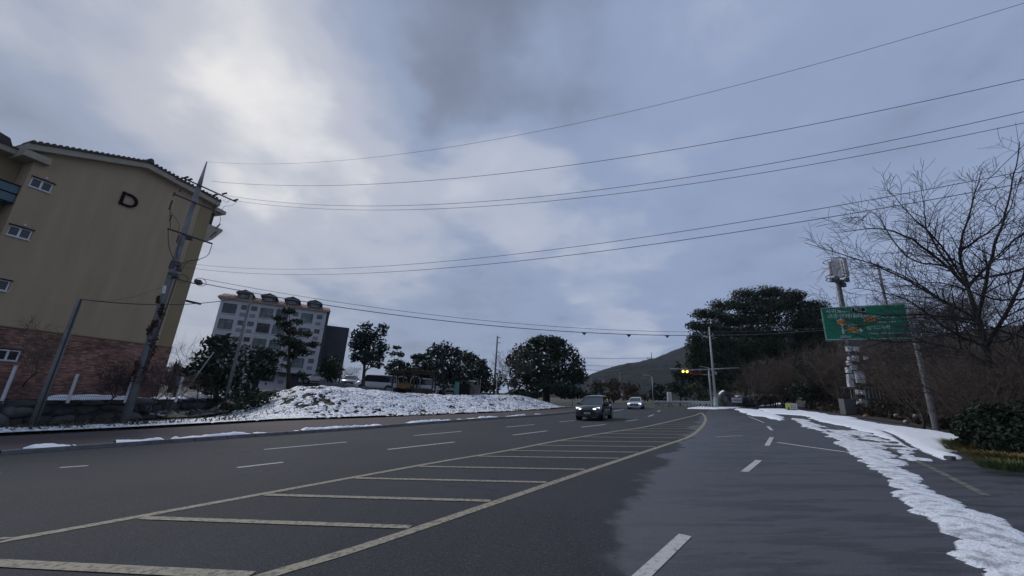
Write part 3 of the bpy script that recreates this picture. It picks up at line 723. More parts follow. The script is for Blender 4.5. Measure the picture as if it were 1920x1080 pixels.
# ================================================================== stone wall, fence, near building
STONE = [mat('basalt_%s' % k, c, .9, .4, 2.2, .7, 9) for k, c in (('dark', (.05, .052, .055)), ('grey', (.095, .098, .10)), ('brown', (.07, .064, .056)))]
def stone_mesh(seed):
    bm = bmesh.new(); bmesh.ops.create_icosphere(bm, subdivisions=2, radius=.5); rg = np.random.default_rng(seed)
    ks = rg.normal(size=(4, 3)) * 1.6; ph = rg.random(4) * 6
    for v in bm.verts:
        p = np.array(v.co); p = np.sign(p) * np.abs(p * 2) ** .72 * .5
        f = 1 + .09 * sum(math.sin(float(ks[i] @ p) * 3 + ph[i]) for i in range(4)) ; v.co = Vector(p * f)
    me = bpy.data.meshes.new('stone'); bm.to_mesh(me); bm.free()
    for q in me.polygons: q.use_smooth = True
    return me
def stone_wall():
    root = thing('stone_wall', (*WALLB[1], gz(*WALLB[1])), 'dark dry-stone basalt retaining wall capped with thin snow on the left', 'wall')
    o = np.array(root.location); meshes = []
    for i in range(7):
        me = stone_mesh(i + 3); me.materials.append(STONE[i % 3]); meshes.append(me)
    rg = np.random.default_rng(4); cnt = 0
    # backing earth between the stones
    mb = MB()
    for i in range(4):
        a, b = WALLB[i], WALLB[i + 1]; t = (b - a) / np.hypot(*(b - a)); nn = np.array([-t[1], t[0]])
        if nn[0] > 0: nn = -nn
        hb = (1.4, 1.35, 1.3, 1.5, 1.6)
        V = []
        for q, h in ((a, hb[i]), (b, hb[i + 1])):
            for off in (.12, .9):
                p = q + nn * off
                for hh in (-.1, h - .12): V.append((p[0] - o[0], p[1] - o[1], gz(*p) + hh - o[2]))
        mb.add(V, [(0, 4, 5, 1), (2, 3, 7, 6), (1, 5, 7, 3), (0, 2, 6, 4), (0, 1, 3, 2), (4, 6, 7, 5)])
    mb.build('earth_core', STONE[0], root)
    for i in range(4):
        a, b = WALLB[i], WALLB[i + 1]; Ln = np.hypot(*(b - a)); t = (b - a) / Ln; ang = math.atan2(t[1], t[0]); nn = np.array([-t[1], t[0]])
        Hw = (1.4, 1.4, 1.4, 1.5)[i]; z = 0
        row = 0
        while z < Hw - .1:
            h = .50 + .35 * rg.random(); h = min(h, Hw - z + .05); x = -.3 * rg.random()
            while x < Ln:
                w = .60 + .95 * rg.random(); p = a + t * (x + w / 2) + nn * (.18 + .1 * rg.random())
                me = meshes[int(rg.integers(0, 7))]; s = bpy.data.objects.new('stone', me); COL.objects.link(s); s.parent = root
                s.location = (p[0] - o[0], p[1] - o[1], gz(*p) + z + h / 2 - o[2] + .04 * rg.normal()); s.scale = (w * 1.04, .62 + .2 * rg.random(), h * 1.12)
                s.rotation_euler = (rg.normal() * .12, rg.normal() * .14, ang + rg.normal() * .1); x += w * .97; cnt += 1
            z += h * .93; row += 1
    # snow cap
    pl = smooth_line(WALLB, 10); ln = np.concatenate([[0], np.cumsum(np.hypot(*(pl[1:] - pl[:-1]).T))]); ss = np.arange(0, ln[-1], .1)
    cx = np.interp(ss, ln, pl[:, 0]); cy = np.interp(ss, ln, pl[:, 1]); tx = np.gradient(cx); ty = np.gradient(cy); k = np.hypot(tx, ty); tx /= k; ty /= k
    hw = np.interp(ss / ln[-1] * 4, range(5), (1.42, 1.42, 1.42, 1.5, 1.6)); act = fbm(ss * .55, ss * 0 + 2, 4, 3) - .40
    P = []
    for j, u in enumerate(np.linspace(-1, 1, 7)):
        off = .35 + u * .42; X_ = cx - ty * off; Y_ = cy + tx * off
        P.append(np.stack([X_ - o[0], Y_ - o[1], gz(X_, Y_) + hw + .06 + np.clip(act, 0, .3) * .8 * (1 - u * u) + .05 * fbm(X_ * 4, Y_ * 4, 3) - .10 * abs(u) ** 3 - o[2]], -1))
    P = np.stack(P, 1); keep = np.repeat((act[:-1] > 0)[:, None], 6, 1)
    tag(link_mesh('snow_cap', grid_mesh('snow_cap', P, keep), SNOW, root), kind='stuff')
    return cnt
NST = stone_wall()

# ---- building with the D
PA = at(78, 347, 23.0); EA = vdir(1215); NA = np.array([EA[1], -EA[0]])      # NA points to the road
OLIVE = mat('olive_stucco', (.375, .288, .182), .9, .11, 1.3, .25, 60, stretch=(1, 1, .12))
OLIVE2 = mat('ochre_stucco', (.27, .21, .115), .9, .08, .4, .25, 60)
CREAM = mat('cream_soffit', (.33, .29, .22), .8, .12, 1.5)
BRK = mat('brown_split_brick', (.27, .145, .11), .9, .55, .8, .3, 30, island=.45)
MORTAR = mat('brick_mortar', (.13, .09, .075), .95, .3, 3)
TILE = mat('dark_roof_tile', (.06, .05, .045), .8, .3, 4)
WFR = mat('white_window_frame', (.62, .62, .64), .5, .06, 5)
GLASS = mat('dark_window_glass', (.025, .028, .034), .12, .2, 1, spec=.6)
TEAL = mat('teal_balcony_glass', (.05, .10, .125), .2, .15, 1)
BLACK = mat('matte_black', (.012, .011, .011), .95, .2, 4, spec=.1)
def wallframe(P0, e, n):
    """local (s, out, z) -> world relative to (P0x, P0y, 0)"""
    def f(s, o, z): return (e[0] * s + n[0] * o, e[1] * s + n[1] * o, z)
    return f
class WB(MB):
    """mesh builder in wall coordinates: s along the wall, o outwards, z up"""
    def __init__(s, fr): super().__init__(); s.fr = fr
    def slab(s, s0, s1, o0, o1, z0, z1):
        v = [s.fr(a, b, c) for c in (z0, z1) for a, b in ((s0, o0), (s1, o0), (s1, o1), (s0, o1))]
        return s.add(v, [(3, 2, 1, 0), (4, 5, 6, 7), (0, 1, 5, 4), (1, 2, 6, 5), (2, 3, 7, 6), (3, 0, 4, 7)])
    def ext(s, poly, o0, o1):
        """polygon in (s, z) extruded outwards"""
        n = len(poly); v = [s.fr(p[0], o, p[1]) for o in (o0, o1) for p in poly]
        return s.add(v, [tuple(range(n))[::-1], tuple(range(n, 2 * n))] + [(i, (i + 1) % n, n + (i + 1) % n, n + i) for i in range(n)])
    def pane(s, pts): return s.add([s.fr(*p) for p in pts], [tuple(range(len(pts)))])
def building_a():
    zb = gz(*PA[:2]) + 1.2
    root = thing('apartment_building', (PA[0], PA[1], 0), 'olive-brown four-storey gable-end building with a black letter D and split-brick base', 'building')
    fr = wallframe(PA, EA, NA)
    s0 = onwall(66, 299, PA, EA)[0]; s1 = onwall(382, 447, PA, EA)[0]; zbr = 2.62
    sr, zr = onwall(273, 306, PA, EA); se0, ze0 = onwall(52, 270, PA, EA); se1, ze1 = onwall(405, 378, PA, EA)
    zl = lambda s: ze0 + (zr - ze0) * (s - se0) / (sr - se0) if s < sr else zr + (ze1 - zr) * (s - sr) / (se1 - sr)
    ov = .0
    # wall with real window openings cut out: build as strips
    ws = []
    for px, py in ((78, 347), (37, 436)): s_, z_ = onwall(px, py, PA, EA); ws.append((s_, z_))
    dz = ws[0][1] - ws[1][1]; ws.append((ws[1][0], ws[1][1] - dz)); wb_s, wb_z = onwall(11, 666, PA, EA)
    ww, wh = .50, .33
    w = WB(fr); dpt = 11.0
    sa, sb = ws[0][0] - ww, ws[0][0] + ww
    top = lambda s: zl(s) - .42
    w.ext([(s0, zbr), (sa, zbr), (sa, top(sa)), (s0, top(s0))], -dpt, 0)
    w.ext([(sb, zbr), (s1, zbr), (s1, top(s1)), (sr, top(sr)), (sb, top(sb))], -dpt, 0)
    zs = [zbr] + [v for q in sorted(ws, key=lambda t: t[1]) for v in (q[1] - wh, q[1] + wh)] + [top(sa)]
    for i in range(0, len(zs), 2):
        if i + 2 >= len(zs): w.ext([(sa, zs[i]), (sb, zs[i]), (sb, top(sb)), (sa, top(sa))], -dpt, 0)
        else: w.slab(sa, sb, -dpt, 0, zs[i], zs[i + 1])
    w.build('wall', OLIVE, root)
    # far corner pilaster in the darker tone
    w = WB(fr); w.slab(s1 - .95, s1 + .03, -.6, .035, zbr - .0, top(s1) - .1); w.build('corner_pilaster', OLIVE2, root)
    w = WB(fr); w.slab(s0, s1 + .05, -dpt, .04, zb - 1.0, zbr - .04); w.build('base_wall', MORTAR, root)
    w = WB(fr); w.slab(s0, s1 + .07, -dpt + .02, .10, zbr - .045, zbr + .03); w.build('string_course', OLIVE2, root)
    # bricks: a split-face skin, each brick its own box; joined because there are thousands
    rg = np.random.default_rng(2); w = WB(fr); z = zb - .6; row = 0; cnt = 0
    while z < zbr - .12:
        s = s0 + (.15 if row % 2 else 0)
        while s < s1:
            ln = .30 * (.8 + .4 * rg.random()); o_ = .055 + .045 * rg.random()
            if not (abs(s + ln / 2 - wb_s) < ww + .12 and abs(z + .04 - wb_z) < wh + .1):
                w.slab(s, min(s + ln - .012, s1 + .05), .03, o_, z, z + .075)
            s += ln; cnt += 1
        z += .09; row += 1
    tag(w.build('brick', BRK, root), kind='stuff')
    # windows
    for i, (s_, z_) in enumerate(ws + [(wb_s, wb_z)]):
        o0 = -.13 if i < 3 else .05
        f = WB(fr)
        for a, b, c, d in ((s_ - ww, s_ + ww, z_ - wh, z_ - wh + .07), (s_ - ww, s_ + ww, z_ + wh - .07, z_ + wh), (s_ - ww, s_ - ww + .07, z_ - wh + .07, z_ + wh - .07), (s_ + ww - .07, s_ + ww, z_ - wh + .07, z_ + wh - .07), (s_ - .05, s_ + .05, z_ - wh + .07, z_ + wh - .07)):
            f.slab(a, b, o0, o0 + .09, c, d)
        wn = f.build('window', WFR, root)
        for a, b in ((s_ - ww + .07, s_ - .05), (s_ + .05, s_ + ww - .07)):
            p = WB(fr); p.slab(a, b, o0 + .01, o0 + .04, z_ - wh + .07, z_ + wh - .07); p.build('pane', GLASS, wn)
        f = WB(fr); f.slab(s_ - ww - .06, s_ + ww + .06, 0, .09, z_ + wh + .002, z_ + wh + .06); f.build('lintel', BLACK, wn)
        f = WB(fr); f.slab(s_ - ww - .04, s_ + ww + .04, .0, .08, z_ - wh - .05, z_ - wh - .002); f.build('sill', WFR, wn)
        if i < 2:
            v = MB(); c = fr(s_ + .05, 0, z_ + wh + .22); c2 = fr(s_ + .05, .14, z_ + wh + .20); v.tube([c, c2], [.075, .06], 10); v.build('vent_cap', WFR, root)
    # letter D, real thickness
    sD, zD = onwall(240, 376, PA, EA)
    outer = []; inner = []
    Hd, Wd, th = .53, .55, .17
    for k in range(13):
        a = -math.pi / 2 + math.pi * k / 12; outer.append((.02 + math.cos(a) * Wd, math.sin(a) * Hd)); inner.append((.02 + math.cos(a) * (Wd - th), math.sin(a) * (Hd - th)))
    outer = [(-.46, -Hd)] + outer + [(-.46, Hd)]; inner = [(-.46 + th, -Hd + th)] + inner + [(-.46 + th, Hd - th)]
    n = len(outer); v = []; f = []
    for o_ in (.01, .12):
        for ring in (outer, inner): v += [fr(sD + x * 1.02, o_, zD + y) for x, y in ring]
    for i in range(n):
        j = (i + 1) % n; f += [(i, j, n + j, n + i), (2 * n + i, 3 * n + i, 3 * n + j, 2 * n + j), (i, 2 * n + i, 2 * n + j, j), (n + i, n + j, 3 * n + j, 3 * n + i)]
    MB().add(v, f).build('letter_d', BLACK, root)
    # roof: two slopes with thick cream verge and a row of tiles
    for a, b in (((se0 - .1, ze0), (sr, zr)), ((sr, zr), (se1 + .1, ze1))):
        dx, dzz = b[0] - a[0], b[1] - a[1]
        w = WB(fr); w.ext([(a[0], a[1] - .52), (b[0], b[1] - .52), (b[0], b[1] - .10), (a[0], a[1] - .10)], -dpt - .5, .55); w.build('verge_board', CREAM, root)
        w = WB(fr); w.ext([(a[0], a[1] - .10), (b[0], b[1] - .10), (b[0], b[1] - .0), (a[0], a[1] - .0)], -dpt - .6, .62); w.build('roof', TILE, root)
        L_ = math.hypot(dx, dzz); k = int(L_ / .30); tm = None
        for i in range(k):
            t = (i + .5) / k; c = fr(a[0] + dx * t, 0, a[1] + dzz * t + .02)
            if tm is None:
                m_ = MB(); m_.tube([fr(0, .66, 0), fr(0, -.6, 0)], [.11, .11], 7); t_ = m_.build('tile', TILE, root); tm = t_.data
            else: t_ = link_mesh('tile', tm, None, root)
            t_.location = c
    # upturned near corner of the eave
    w = WB(fr); w.ext([(se0 - .12, ze0 - .95), (se0 + 1.1, ze0 - .95), (se0 + 1.1, ze0 - .50), (se0 - .12, ze0 - .5)], -dpt, .5); w.build('eave_return', CREAM, root)
    c = fr(sr, .45, zr + .12); MB().tube([fr(sr, .72, zr + .12), fr(sr, -.8, zr + .12)], [.17, .17], 10).build('ridge_tile', TILE, root)
    # lower far-side eaves and dark side wing peeping past the corner
    w = WB(fr); w.ext([(s1 + .1, ze1 - 1.1), (s1 + 1.1, ze1 - .9), (s1 + 1.1, ze1 - .6), (s1 + .1, ze1 - .5)], -1.6, .2); w.build('eave_return', CREAM, root)
    w = WB(fr); w.ext([(s1 + .02, ze1 - 4.2), (s1 + .7, ze1 - 3.6), (s1 + 1.35, ze1 - 2.5), (s1 + 1.35, ze1 - 2.3), (s1 + .02, ze1 - 2.3)], -1.8, .0); w.build('balcony_roof', CREAM, root)
    w = WB(fr); w.slab(s1 + .02, s1 + .45, -2.0, -.25, ze1 - 3.7, ze1 - .6); w.build('side_bay', TILE, root)
    w = WB(fr); w.slab(s1 + .0, s1 + 1.5, -.5, -.3, 6.6, 6.75); w.build('side_spout', BLACK, root)
    w = WB(fr); w.slab(s1 - .02, s1 + .06, -.35, -.05, zb, ze1 - .9); w.build('downpipe', TILE, root)
    # recessed wing beyond the near corner (left edge of the photograph)
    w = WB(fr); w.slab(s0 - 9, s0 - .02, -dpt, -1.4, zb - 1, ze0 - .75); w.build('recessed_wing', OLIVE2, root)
    zq1 = onwall(20, 337, PA, EA)[1]; zq0 = onwall(20, 379, PA, EA)[1]
    for z0 in (zq0, zq0 - 3.34, zq0 - 6.68):
        w = WB(fr); w.slab(s0 - 8, s0 - .02, -1.4, -.20, z0, z0 + 1.25)
        rl = w.build('balcony', TEAL, root)
        for q in (0, .6, 1.2):
            w = WB(fr); w.slab(s0 - 8, s0 - .02, -.20, -.14, z0 + q, z0 + q + .06); w.build('rail', BLACK, rl)
    w = WB(fr); w.slab(s0 - 9, s0 + .1, -dpt - .3, -.55, ze0 - .78, ze0 - .42); w.build('verge_board', CREAM, root)
    w = WB(fr); w.slab(s0 - 9, s0 + .0, -dpt - .4, -.48, ze0 - .42, ze0 - .32); w.build('roof', TILE, root)
    w = WB(fr); w.ext([(s0 - 9, ze0 - .3), (s0 - .95, ze0 - .3), (s0 - 1.15, ze0 + .1), (s0 - 9, ze0 + 2.0)], -dpt - .3, -.5); w.build('hip_roof', TILE, root)
    return root
building_a()

# ---- fence on the wall in front of the brick base
def fence():
    WHITE = mat('white_fence_post', (.55, .55, .57), .6, .12, 4)
    WIRE = mat('dark_wire_mesh', (.035, .035, .038), .6, .2, 3)
    a = at(5, 748, 21.6); b = at(130, 745, 23.2); t = (b - a)[:2]; L_ = np.hypot(*t); t /= L_
    root = thing('mesh_fence', (a[0], a[1], 0), 'low wire mesh fence with white posts on top of the dark stone wall', 'fence')
    zt = lambda q: tz(q[0] - .4, q[1] + .5) + .0
    step = L_; 
    for k in range(-1, 4):
        p = a[:2] + t * step * k; z0 = gz(*p) + 1.25
        h = 1.62 + (.35 if k == 0 else 0)
        MB().tube([(p[0] - a[0], p[1] - a[1], z0), (p[0] - a[0], p[1] - a[1], z0 + h)], .075, 10).build('post', WHITE, root)
        if k < 3:
            m = MB(); p2 = a[:2] + t * step * (k + 1)
            n = int(step / .075)
            for i in range(n):
                q = p + (p2 - p) * (i + .5) / n - a[:2]; m.tube([(q[0], q[1], z0 + .05), (q[0], q[1], z0 + 1.15)], .0065, 3, cap=False)
            for zz in np.arange(.08, 1.2, .16):
                m.tube([(p[0] - a[0], p[1] - a[1], z0 + zz), (p2[0] - a[0], p2[1] - a[1], z0 + zz)], .008, 3, cap=False)
            tag(m.build('mesh_panel', WIRE, root), kind='stuff')
fence()

# ---- second building, grey with dormers
PB = at(433, 568, 70.0); EB = vdir(2450); NB = np.array([EB[1], -EB[0]])
def building_b():
    GREY = mat('pale_grey_render', (.46, .46, .47), .9, .10, .3, .2, 20); DK = mat('charcoal_cladding', (.028, .029, .040), .7, .2, .6)
    RED = mat('weathered_red_tile', (.26, .115, .085), .85, .35, 1.2, .4, 12); GR = mat('grey_dormer_tile', (.055, .06, .062), .8, .3, 2)
    FRM = mat('dark_teal_frame', (.025, .05, .06), .5, .2, 3); GL2 = mat('curtained_glass', (.10, .125, .13), .2, .6, .8); SH = mat('grey_louvre', (.20, .20, .215), .7, .15, 2)
    root = thing('hotel_building', (PB[0], PB[1], 0), 'pale grey five-storey building with small roof dormers and dark side block', 'building')
    fr = wallframe(PB, EB, NB)
    sL = onwall(416, 557, PB, EB)[0]; sR, zT = onwall(614, 582, PB, EB); zT = onwall(416, 563, PB, EB)[1]; zT = 14.9
    dp = 12.0; z0 = tz(PB[0], PB[1]) - 2.5
    w = WB(fr); w.slab(sL, sR, -dp, 0, z0, zT); w.build('wall', GREY, root)
    w = WB(fr); w.slab(sR + .02, sR + .5, -dp, -.02, z0, zT - .0); w.build('side_cladding', DK, root)
    w = WB(fr); w.slab(sR + .5, sR + 4.9, -dp - 1, -3.0, z0, zT - 2.2); w.build('side_block', DK, root)
    # roof slope with dormers
    w = WB(fr); w.ext([(sL - .5, zT), (sR + .5, zT), (sR + .5, zT + .25), (sL - .5, zT + .25)], -dp - .4, .55); w.build('eave_board', mat('eave_cream', (.34, .30, .25), .8), root)
    v = [fr(sL - .6, .65, zT + .25), fr(sR + .6, .65, zT + .25), fr(sR + .4, -4.0, zT + 1.65), fr(sL + 2.0, -4.0, zT + 1.65), fr(sL - .6, -dp - .5, zT + .25), fr(sR + .6, -dp - .5, zT + .25)]
    MB().add(v, [(0, 1, 2, 3), (3, 2, 5, 4), (0, 3, 4), (1, 5, 2), (0, 4, 5, 1)]).build('roof', RED, root)
    nst = 46
    w = WB(fr)
    for i in range(nst):
        s = sL - .5 + (sR - sL + 1) * (i + .5) / nst; w.tube([fr(s, .7, zT + .30), fr(max(s, min(s, sR)), -3.8, zT + 1.66)], .09, 5, cap=True)
    tag(w.build('roof_tile', RED, root), kind='stuff')
    for px in (459, 506, 551, 594):
        s_ = onwall(px, 552, PB, EB)[0]
        w = WB(fr); w.slab(s_ - 1.05, s_ + 1.05, -3.6, -.35, zT + .4, zT + 1.55); d = w.build('dormer', FRM, root)
        w = WB(fr)
        arc = [(s_ + math.cos(a) * 1.45, zT + 1.45 + math.sin(a) * .62) for a in np.linspace(0, math.pi, 9)]
        arc = arc[:4] + [(s_, zT + 2.25)] + arc[5:]
        w.ext(arc, -3.6, .0); w.build('dormer_roof', GR, d)
        w = WB(fr); w.slab(s_ - .6, s_ + .6, -.35, -.30, zT + .75, zT + 1.3); w.build('pane', GL2, d)
    # windows: columns by photo position along the top row
    big = [433 - 10, 396 and 0]
    cols = [('b', 433, 568), ('s', 461, 567), ('s', 479, 569.5), ('b', 502, 577), ('b', 531, 581), ('s', 556, 580), ('b', 577, 588), ('s', 601, 586)]
    for f_ in range(5):
        for i, (k, px, py) in enumerate(cols):
            s_, z_ = onwall(px, py, PB, EB); z_ = 13.2 if k == 'b' else 13.75
            z_ -= f_ * 2.92
            if k == 'b': hw, hh = 1.05, .92
            else: hw, hh = .48, .40
            fw = WB(fr)
            t = .09
            for a, b, c, d in ((s_ - hw, s_ + hw, z_ - hh, z_ - hh + t), (s_ - hw, s_ + hw, z_ + hh - t, z_ + hh), (s_ - hw, s_ - hw + t, z_ - hh + t, z_ + hh - t), (s_ + hw - t, s_ + hw, z_ - hh + t, z_ + hh - t), (s_ - .04, s_ + .04, z_ - hh + t, z_ + hh - t)):
                fw.slab(a, b, .0, .10, c, d)
            if k == 'b': fw.slab(s_ - hw + t, s_ + hw - t, .0, .08, z_ + hh * .25, z_ + hh * .25 + .06)
            fo = fw.build('window', FRM, root)
            for a, b in ((s_ - hw + t, s_ - .04), (s_ + .04, s_ + hw - t)):
                p = WB(fr); p.slab(a, b, .005, .03, z_ - hh + t, z_ + hh - t); p.build('pane', GL2 if (i * 7 + f_ * 3) % 4 else GLASS, fo)
            if k == 's':
                p = WB(fr); p.slab(s_ - .5, s_ + .42, .0, .05, z_ - 1.75, z_ - 1.05); p.build('louvre_panel', SH, root)
            else:
                p = WB(fr); p.slab(s_ - hw - .1, s_ + hw + .1, .0, .16, z_ - hh - .14, z_ - hh - .01); p.build('sill', GREY, root)
    for f_ in range(4):
        p = WB(fr); p.slab(sL - .0, sR + .0, .0, .05, 11.55 - f_ * 2.92 , 11.67 - f_ * 2.92); p.build('string_course', GREY, root)
    # ground floor canopy
    p = WB(fr); p.slab(sR - 9, sR + 1, .05, 1.6, 2.2, 2.45); p.build('canopy', DK, root)
    p = WB(fr); p.slab(sR - 4.5, sR + .3, .05, .2, z0, 2.2); p.build('shopfront', DK, root)
building_b()
# ================================================================== utility poles and wires
CPOLE = mat('weathered_concrete_pole', (.17, .17, .17), .9, .35, 1.2, .4, 12)
STEEL = mat('galvanised_steel', (.30, .31, .32), .55, .15, 4, metal=.3)
DSTEEL = mat('dark_steel', (.045, .045, .05), .6, .2, 4)
CABLE = mat('black_cable', (.02, .02, .022), .6, .1, 3)
GREYC = mat('grey_cable', (.07, .07, .08), .6, .1, 3)
INS = mat('brown_insulator', (.05, .03, .028), .35, .2, 4)
def local(root, p): return np.asarray(p, float) - np.array(root.location)
def solve_sag(A, B, px, py):
    A = np.asarray(A, float); B = np.asarray(B, float); lo, hi = -3., 8.
    def y_at(s):
        ts = np.linspace(0.001, .999, 200); best = None
        P = A[None] * (1 - ts[:, None]) + B[None] * ts[:, None]; P[:, 2] -= s * 4 * ts * (1 - ts)
        c = P @ np.stack([Xc, Fc, Uc]); ok = c[:, 2] > .5; xs = 960 + FOC * c[ok, 0] / c[ok, 2]; ys = 540 + FOC * c[ok, 1] / c[ok, 2]
        o = np.argsort(xs); return np.interp(px, xs[o], ys[o])
    for _ in range(30):
        m = (lo + hi) / 2
        if y_at(m) < py: lo = m
        else: hi = m
    return lo
def wire(name, A, B, sag, r, m, label, cat='wire', group=None, n=40, parent=None):
    A = np.asarray(A, float); B = np.asarray(B, float); pts = []
    for i in range(n + 1):
        t = i / n; p = A * (1 - t) + B * t; p[2] -= sag * 4 * t * (1 - t); pts.append(p - A)
    o = MB().tube(pts, r, 5, cap=True).build(name, m, parent, smooth=True); o.location = A
    if parent is None: tag(o, label, cat, group)
    return o
# ---- main pole on the left
BA = gp(232, 795); YA = BA[1]
TA = np.array([BA[0], YA, at(388, 303, YA)[2]])
pa = thing('utility_pole', (BA[0], BA[1], gz(*BA[:2])), 'tall concrete utility pole with tangled crossarms in front of the olive building', 'utility pole')
zc = lambda px, py: at(px, py, YA)[2]
base = np.zeros(3); zt = TA[2] - pa.location[2]
zcol = zc(372, 385) - pa.location[2]
MB().tube([(0, 0, -.3), (0, 0, zt * .5), (0, 0, zc(376, 350) - pa.location[2])], [.24, .185, .15], 14).build('shaft', CPOLE, pa, smooth=True)
MB().tube([(0, 0, zc(377, 352) - pa.location[2]), (0, 0, zt)], [.155, .035], 10).build('steel_tip', STEEL, pa, smooth=True)
# ivy on the lower shaft
rg = np.random.default_rng(9); V = []
for k in range(26):
    z = 2.2 + k * .22 + rg.random() * .2; a = rg.random() * 6.3; V.append(leaf_quads(np.array([.22 * math.cos(a), .22 * math.sin(a), z]), np.array([.20, .20, .30]) * (1.1 - k * .02), 45, .12, rg))
quads_mesh('ivy', V, LEAFS['brown'], pa)
ARM = vdir(1306)
def arm(px0, py0, px1, py1, name='crossarm', r=.05, back=.2, m=DSTEEL):
    o0, z0 = onwall(px0, py0, BA, ARM); o1, z1 = onwall(px1, py1, BA, ARM); z = (z0 + z1) / 2 - pa.location[2]
    p0 = np.array([ARM[0] * o0, ARM[1] * o0, z]); p1 = np.array([ARM[0] * o1, ARM[1] * o1, z]); off = np.array([ARM[1], -ARM[0], 0]) * back
    MB().tube([p0 + off, p1 + off], r, 6).build(name, m, pa); return p0, p1
def insul(p, d, L_=.35, r=.07, name='insulator', m=INS):
    mb = MB(); d = np.asarray(d, float) / np.linalg.norm(d); n = 5
    for i in range(n): mb.tube([p + d * L_ * i / n, p + d * L_ * (i + .35) / n, p + d * L_ * (i + .9) / n], [r * .5, r, r * .45], 8)
    return mb.build(name, m, pa)
a1 = arm(338, 333, 440, 380); a2 = arm(332, 333, 411, 371, r=.035, back=-.2)
a3 = arm(325, 364, 411, 402, r=.055); a4 = arm(312, 428, 395, 459, r=.06); a5 = arm(316, 522, 372, 533, r=.04)
PX = lambda px, py, e=0: np.array([*(BA[:2] + ARM * onwall(px, py, BA, ARM)[0]), onwall(px, py, BA, ARM)[1]])
rel = lambda p: np.asarray(p) - np.array(pa.location)
for px, py in ((352, 338), (401, 366), (417, 364), (438, 376), (345, 334)): insul(rel(PX(px, py)) , (.9, -.4, .02), .55, .075)
for px, py, d, L_ in ((317, 393, (0, 0, 1), .7), (331, 455, (0, 0, 1), .6), (394, 445, (.3, .3, 1), .6), (404, 428, (.35, .3, 1), .5), (325, 368, (0, 0, 1), .35), (337, 360, (0, 0, 1), .4), (318, 415, (0, 0, 1), .5)): insul(rel(PX(px, py)), d, L_, .06, 'fuse_cutout')
def curve(pxs, r=.022, name='jumper_cable', m=CABLE, off=.15):
    P = [rel(PX(*q)) + np.array([ARM[1], -ARM[0], 0]) * off for q in pxs]; P = np.array(P)
    Q = np.vstack([2 * P[0] - P[1], P, 2 * P[-1] - P[-2]]); o = []
    for i in range(1, len(Q) - 2):
        for k in range(6):
            t = k / 6; a, b, c, d = Q[i - 1], Q[i], Q[i + 1], Q[i + 2]
            o.append(.5 * (2 * b + (c - a) * t + (2 * a - 5 * b + 4 * c - d) * t * t + (3 * b - a - 3 * c + d) * t ** 3))
    o.append(P[-1]); MB().tube(o, r, 5).build(name, m, pa, smooth=True)
curve([(313, 430), (314, 460), (322, 484), (331, 500), (329, 520)]); curve([(322, 376), (317, 393), (317, 428)]); curve([(331, 440), (333, 420), (318, 398)], .012)
curve([(395, 460), (388, 478), (372, 486), (345, 492), (333, 502)]); curve([(404, 402), (411, 408), (408, 425), (400, 445)], .015); curve([(439, 382), (432, 386), (418, 388), (413, 398)], .012)
curve([(338, 446), (330, 470), (328, 500)], .018); curve([(430, 372), (424, 380), (416, 376)], .012); curve([(408, 372), (402, 382), (404, 400)], .012)
curve([(372, 488), (352, 490), (338, 506)], .018)
for px, py, s in ((330, 495, (.5, .5, .28)), (331, 505, (.6, .3, .2)), (326, 516, (.55, .55, .22)), (330, 518, (.3, .5, .25)), (323, 500, (.3, .3, .35)), (353, 447, (.5, .35, .15)), (372, 529, (.35, .8, .22))):
    MB().box(rel(PX(px, py)), s, rz=.5).build('bracket', DSTEEL, pa)
for px, py in ((341, 522), (376, 529)):
    c = rel(PX(px, py)); P = [c + .28 * np.array([ARM[0] * math.cos(a) * 1.3, ARM[1] * math.cos(a) * 1.3, math.sin(a)]) for a in np.linspace(0, 2 * math.pi, 17)]; MB().tube(P, .018, 5, cap=False).build('cable_coil', CABLE, pa)
MB().tube([rel(PX(309, 538)) + np.array([.3, -.35, 0]), rel(PX(306, 552)) + np.array([.3, -.35, 0])], .09, 8).build('number_plate', mat('white_plate', (.6, .6, .6), .5), pa)
MB().tube([rel(PX(327, 520)) + np.array([.25, -.1, 0]), rel(PX(300, 600)) + np.array([.25, -.1, 0]), rel(PX(262, 705)) + np.array([.25, -.1, 0])], .05, 7).build('conduit', DSTEEL, pa, smooth=True)
for zz in np.arange(3, 10, .5):
    s = 1 if int(zz * 2) % 2 else -1; MB().tube([(0, 0, zz), (.34 * s, -.1 * s, zz)], .012, 4).build('step_bolt', STEEL, pa)

# wires over the road: (start px on pole, through px in mid frame, px at right edge)
def road_wire(sp, z_off, mid, end, r, label, m=CABLE):
    A = PX(*sp) if sp[0] != 388 else TA.copy()
    r_ = ray(*end); E = r_ * (A[2] / r_[2])             # same height at the right edge of the picture
    B = A + (E - A) * 1.35
    # refine end so that the sagging wire crosses the right edge where the photo has it
    for _ in range(6):
        sag = solve_sag(A, B, *mid); t = 1 / 1.35; zE = A[2] * (1 - t) + B[2] * t - sag * 4 * t * (1 - t)
        E = r_ * (zE / r_[2]); E2 = A + (np.array([*E[:2], A[2]]) - A) * 1.35; B = np.array([E2[0], E2[1], A[2]])
    return wire('overhead_wire', A, B, sag, r * .62, m, label, 'wire', 'wires crossing the sky above the road', 60)
road_wire((388, 303), 0, (1100, 228), (1913, 8), .012, 'topmost thin wire leaving the tip of the tall left pole', GREYC)
road_wire((398, 340), 0, (1000, 319), (1913, 150), .019, 'thick second wire from the top crossing the sky')
road_wire((421, 366), 0, (1000, 370), (1913, 211), .019, 'third wire from the top, upper of a close pair')
road_wire((439, 376), 0, (1000, 380), (1913, 232), .019, 'fourth wire from the top, lower of a close pair')
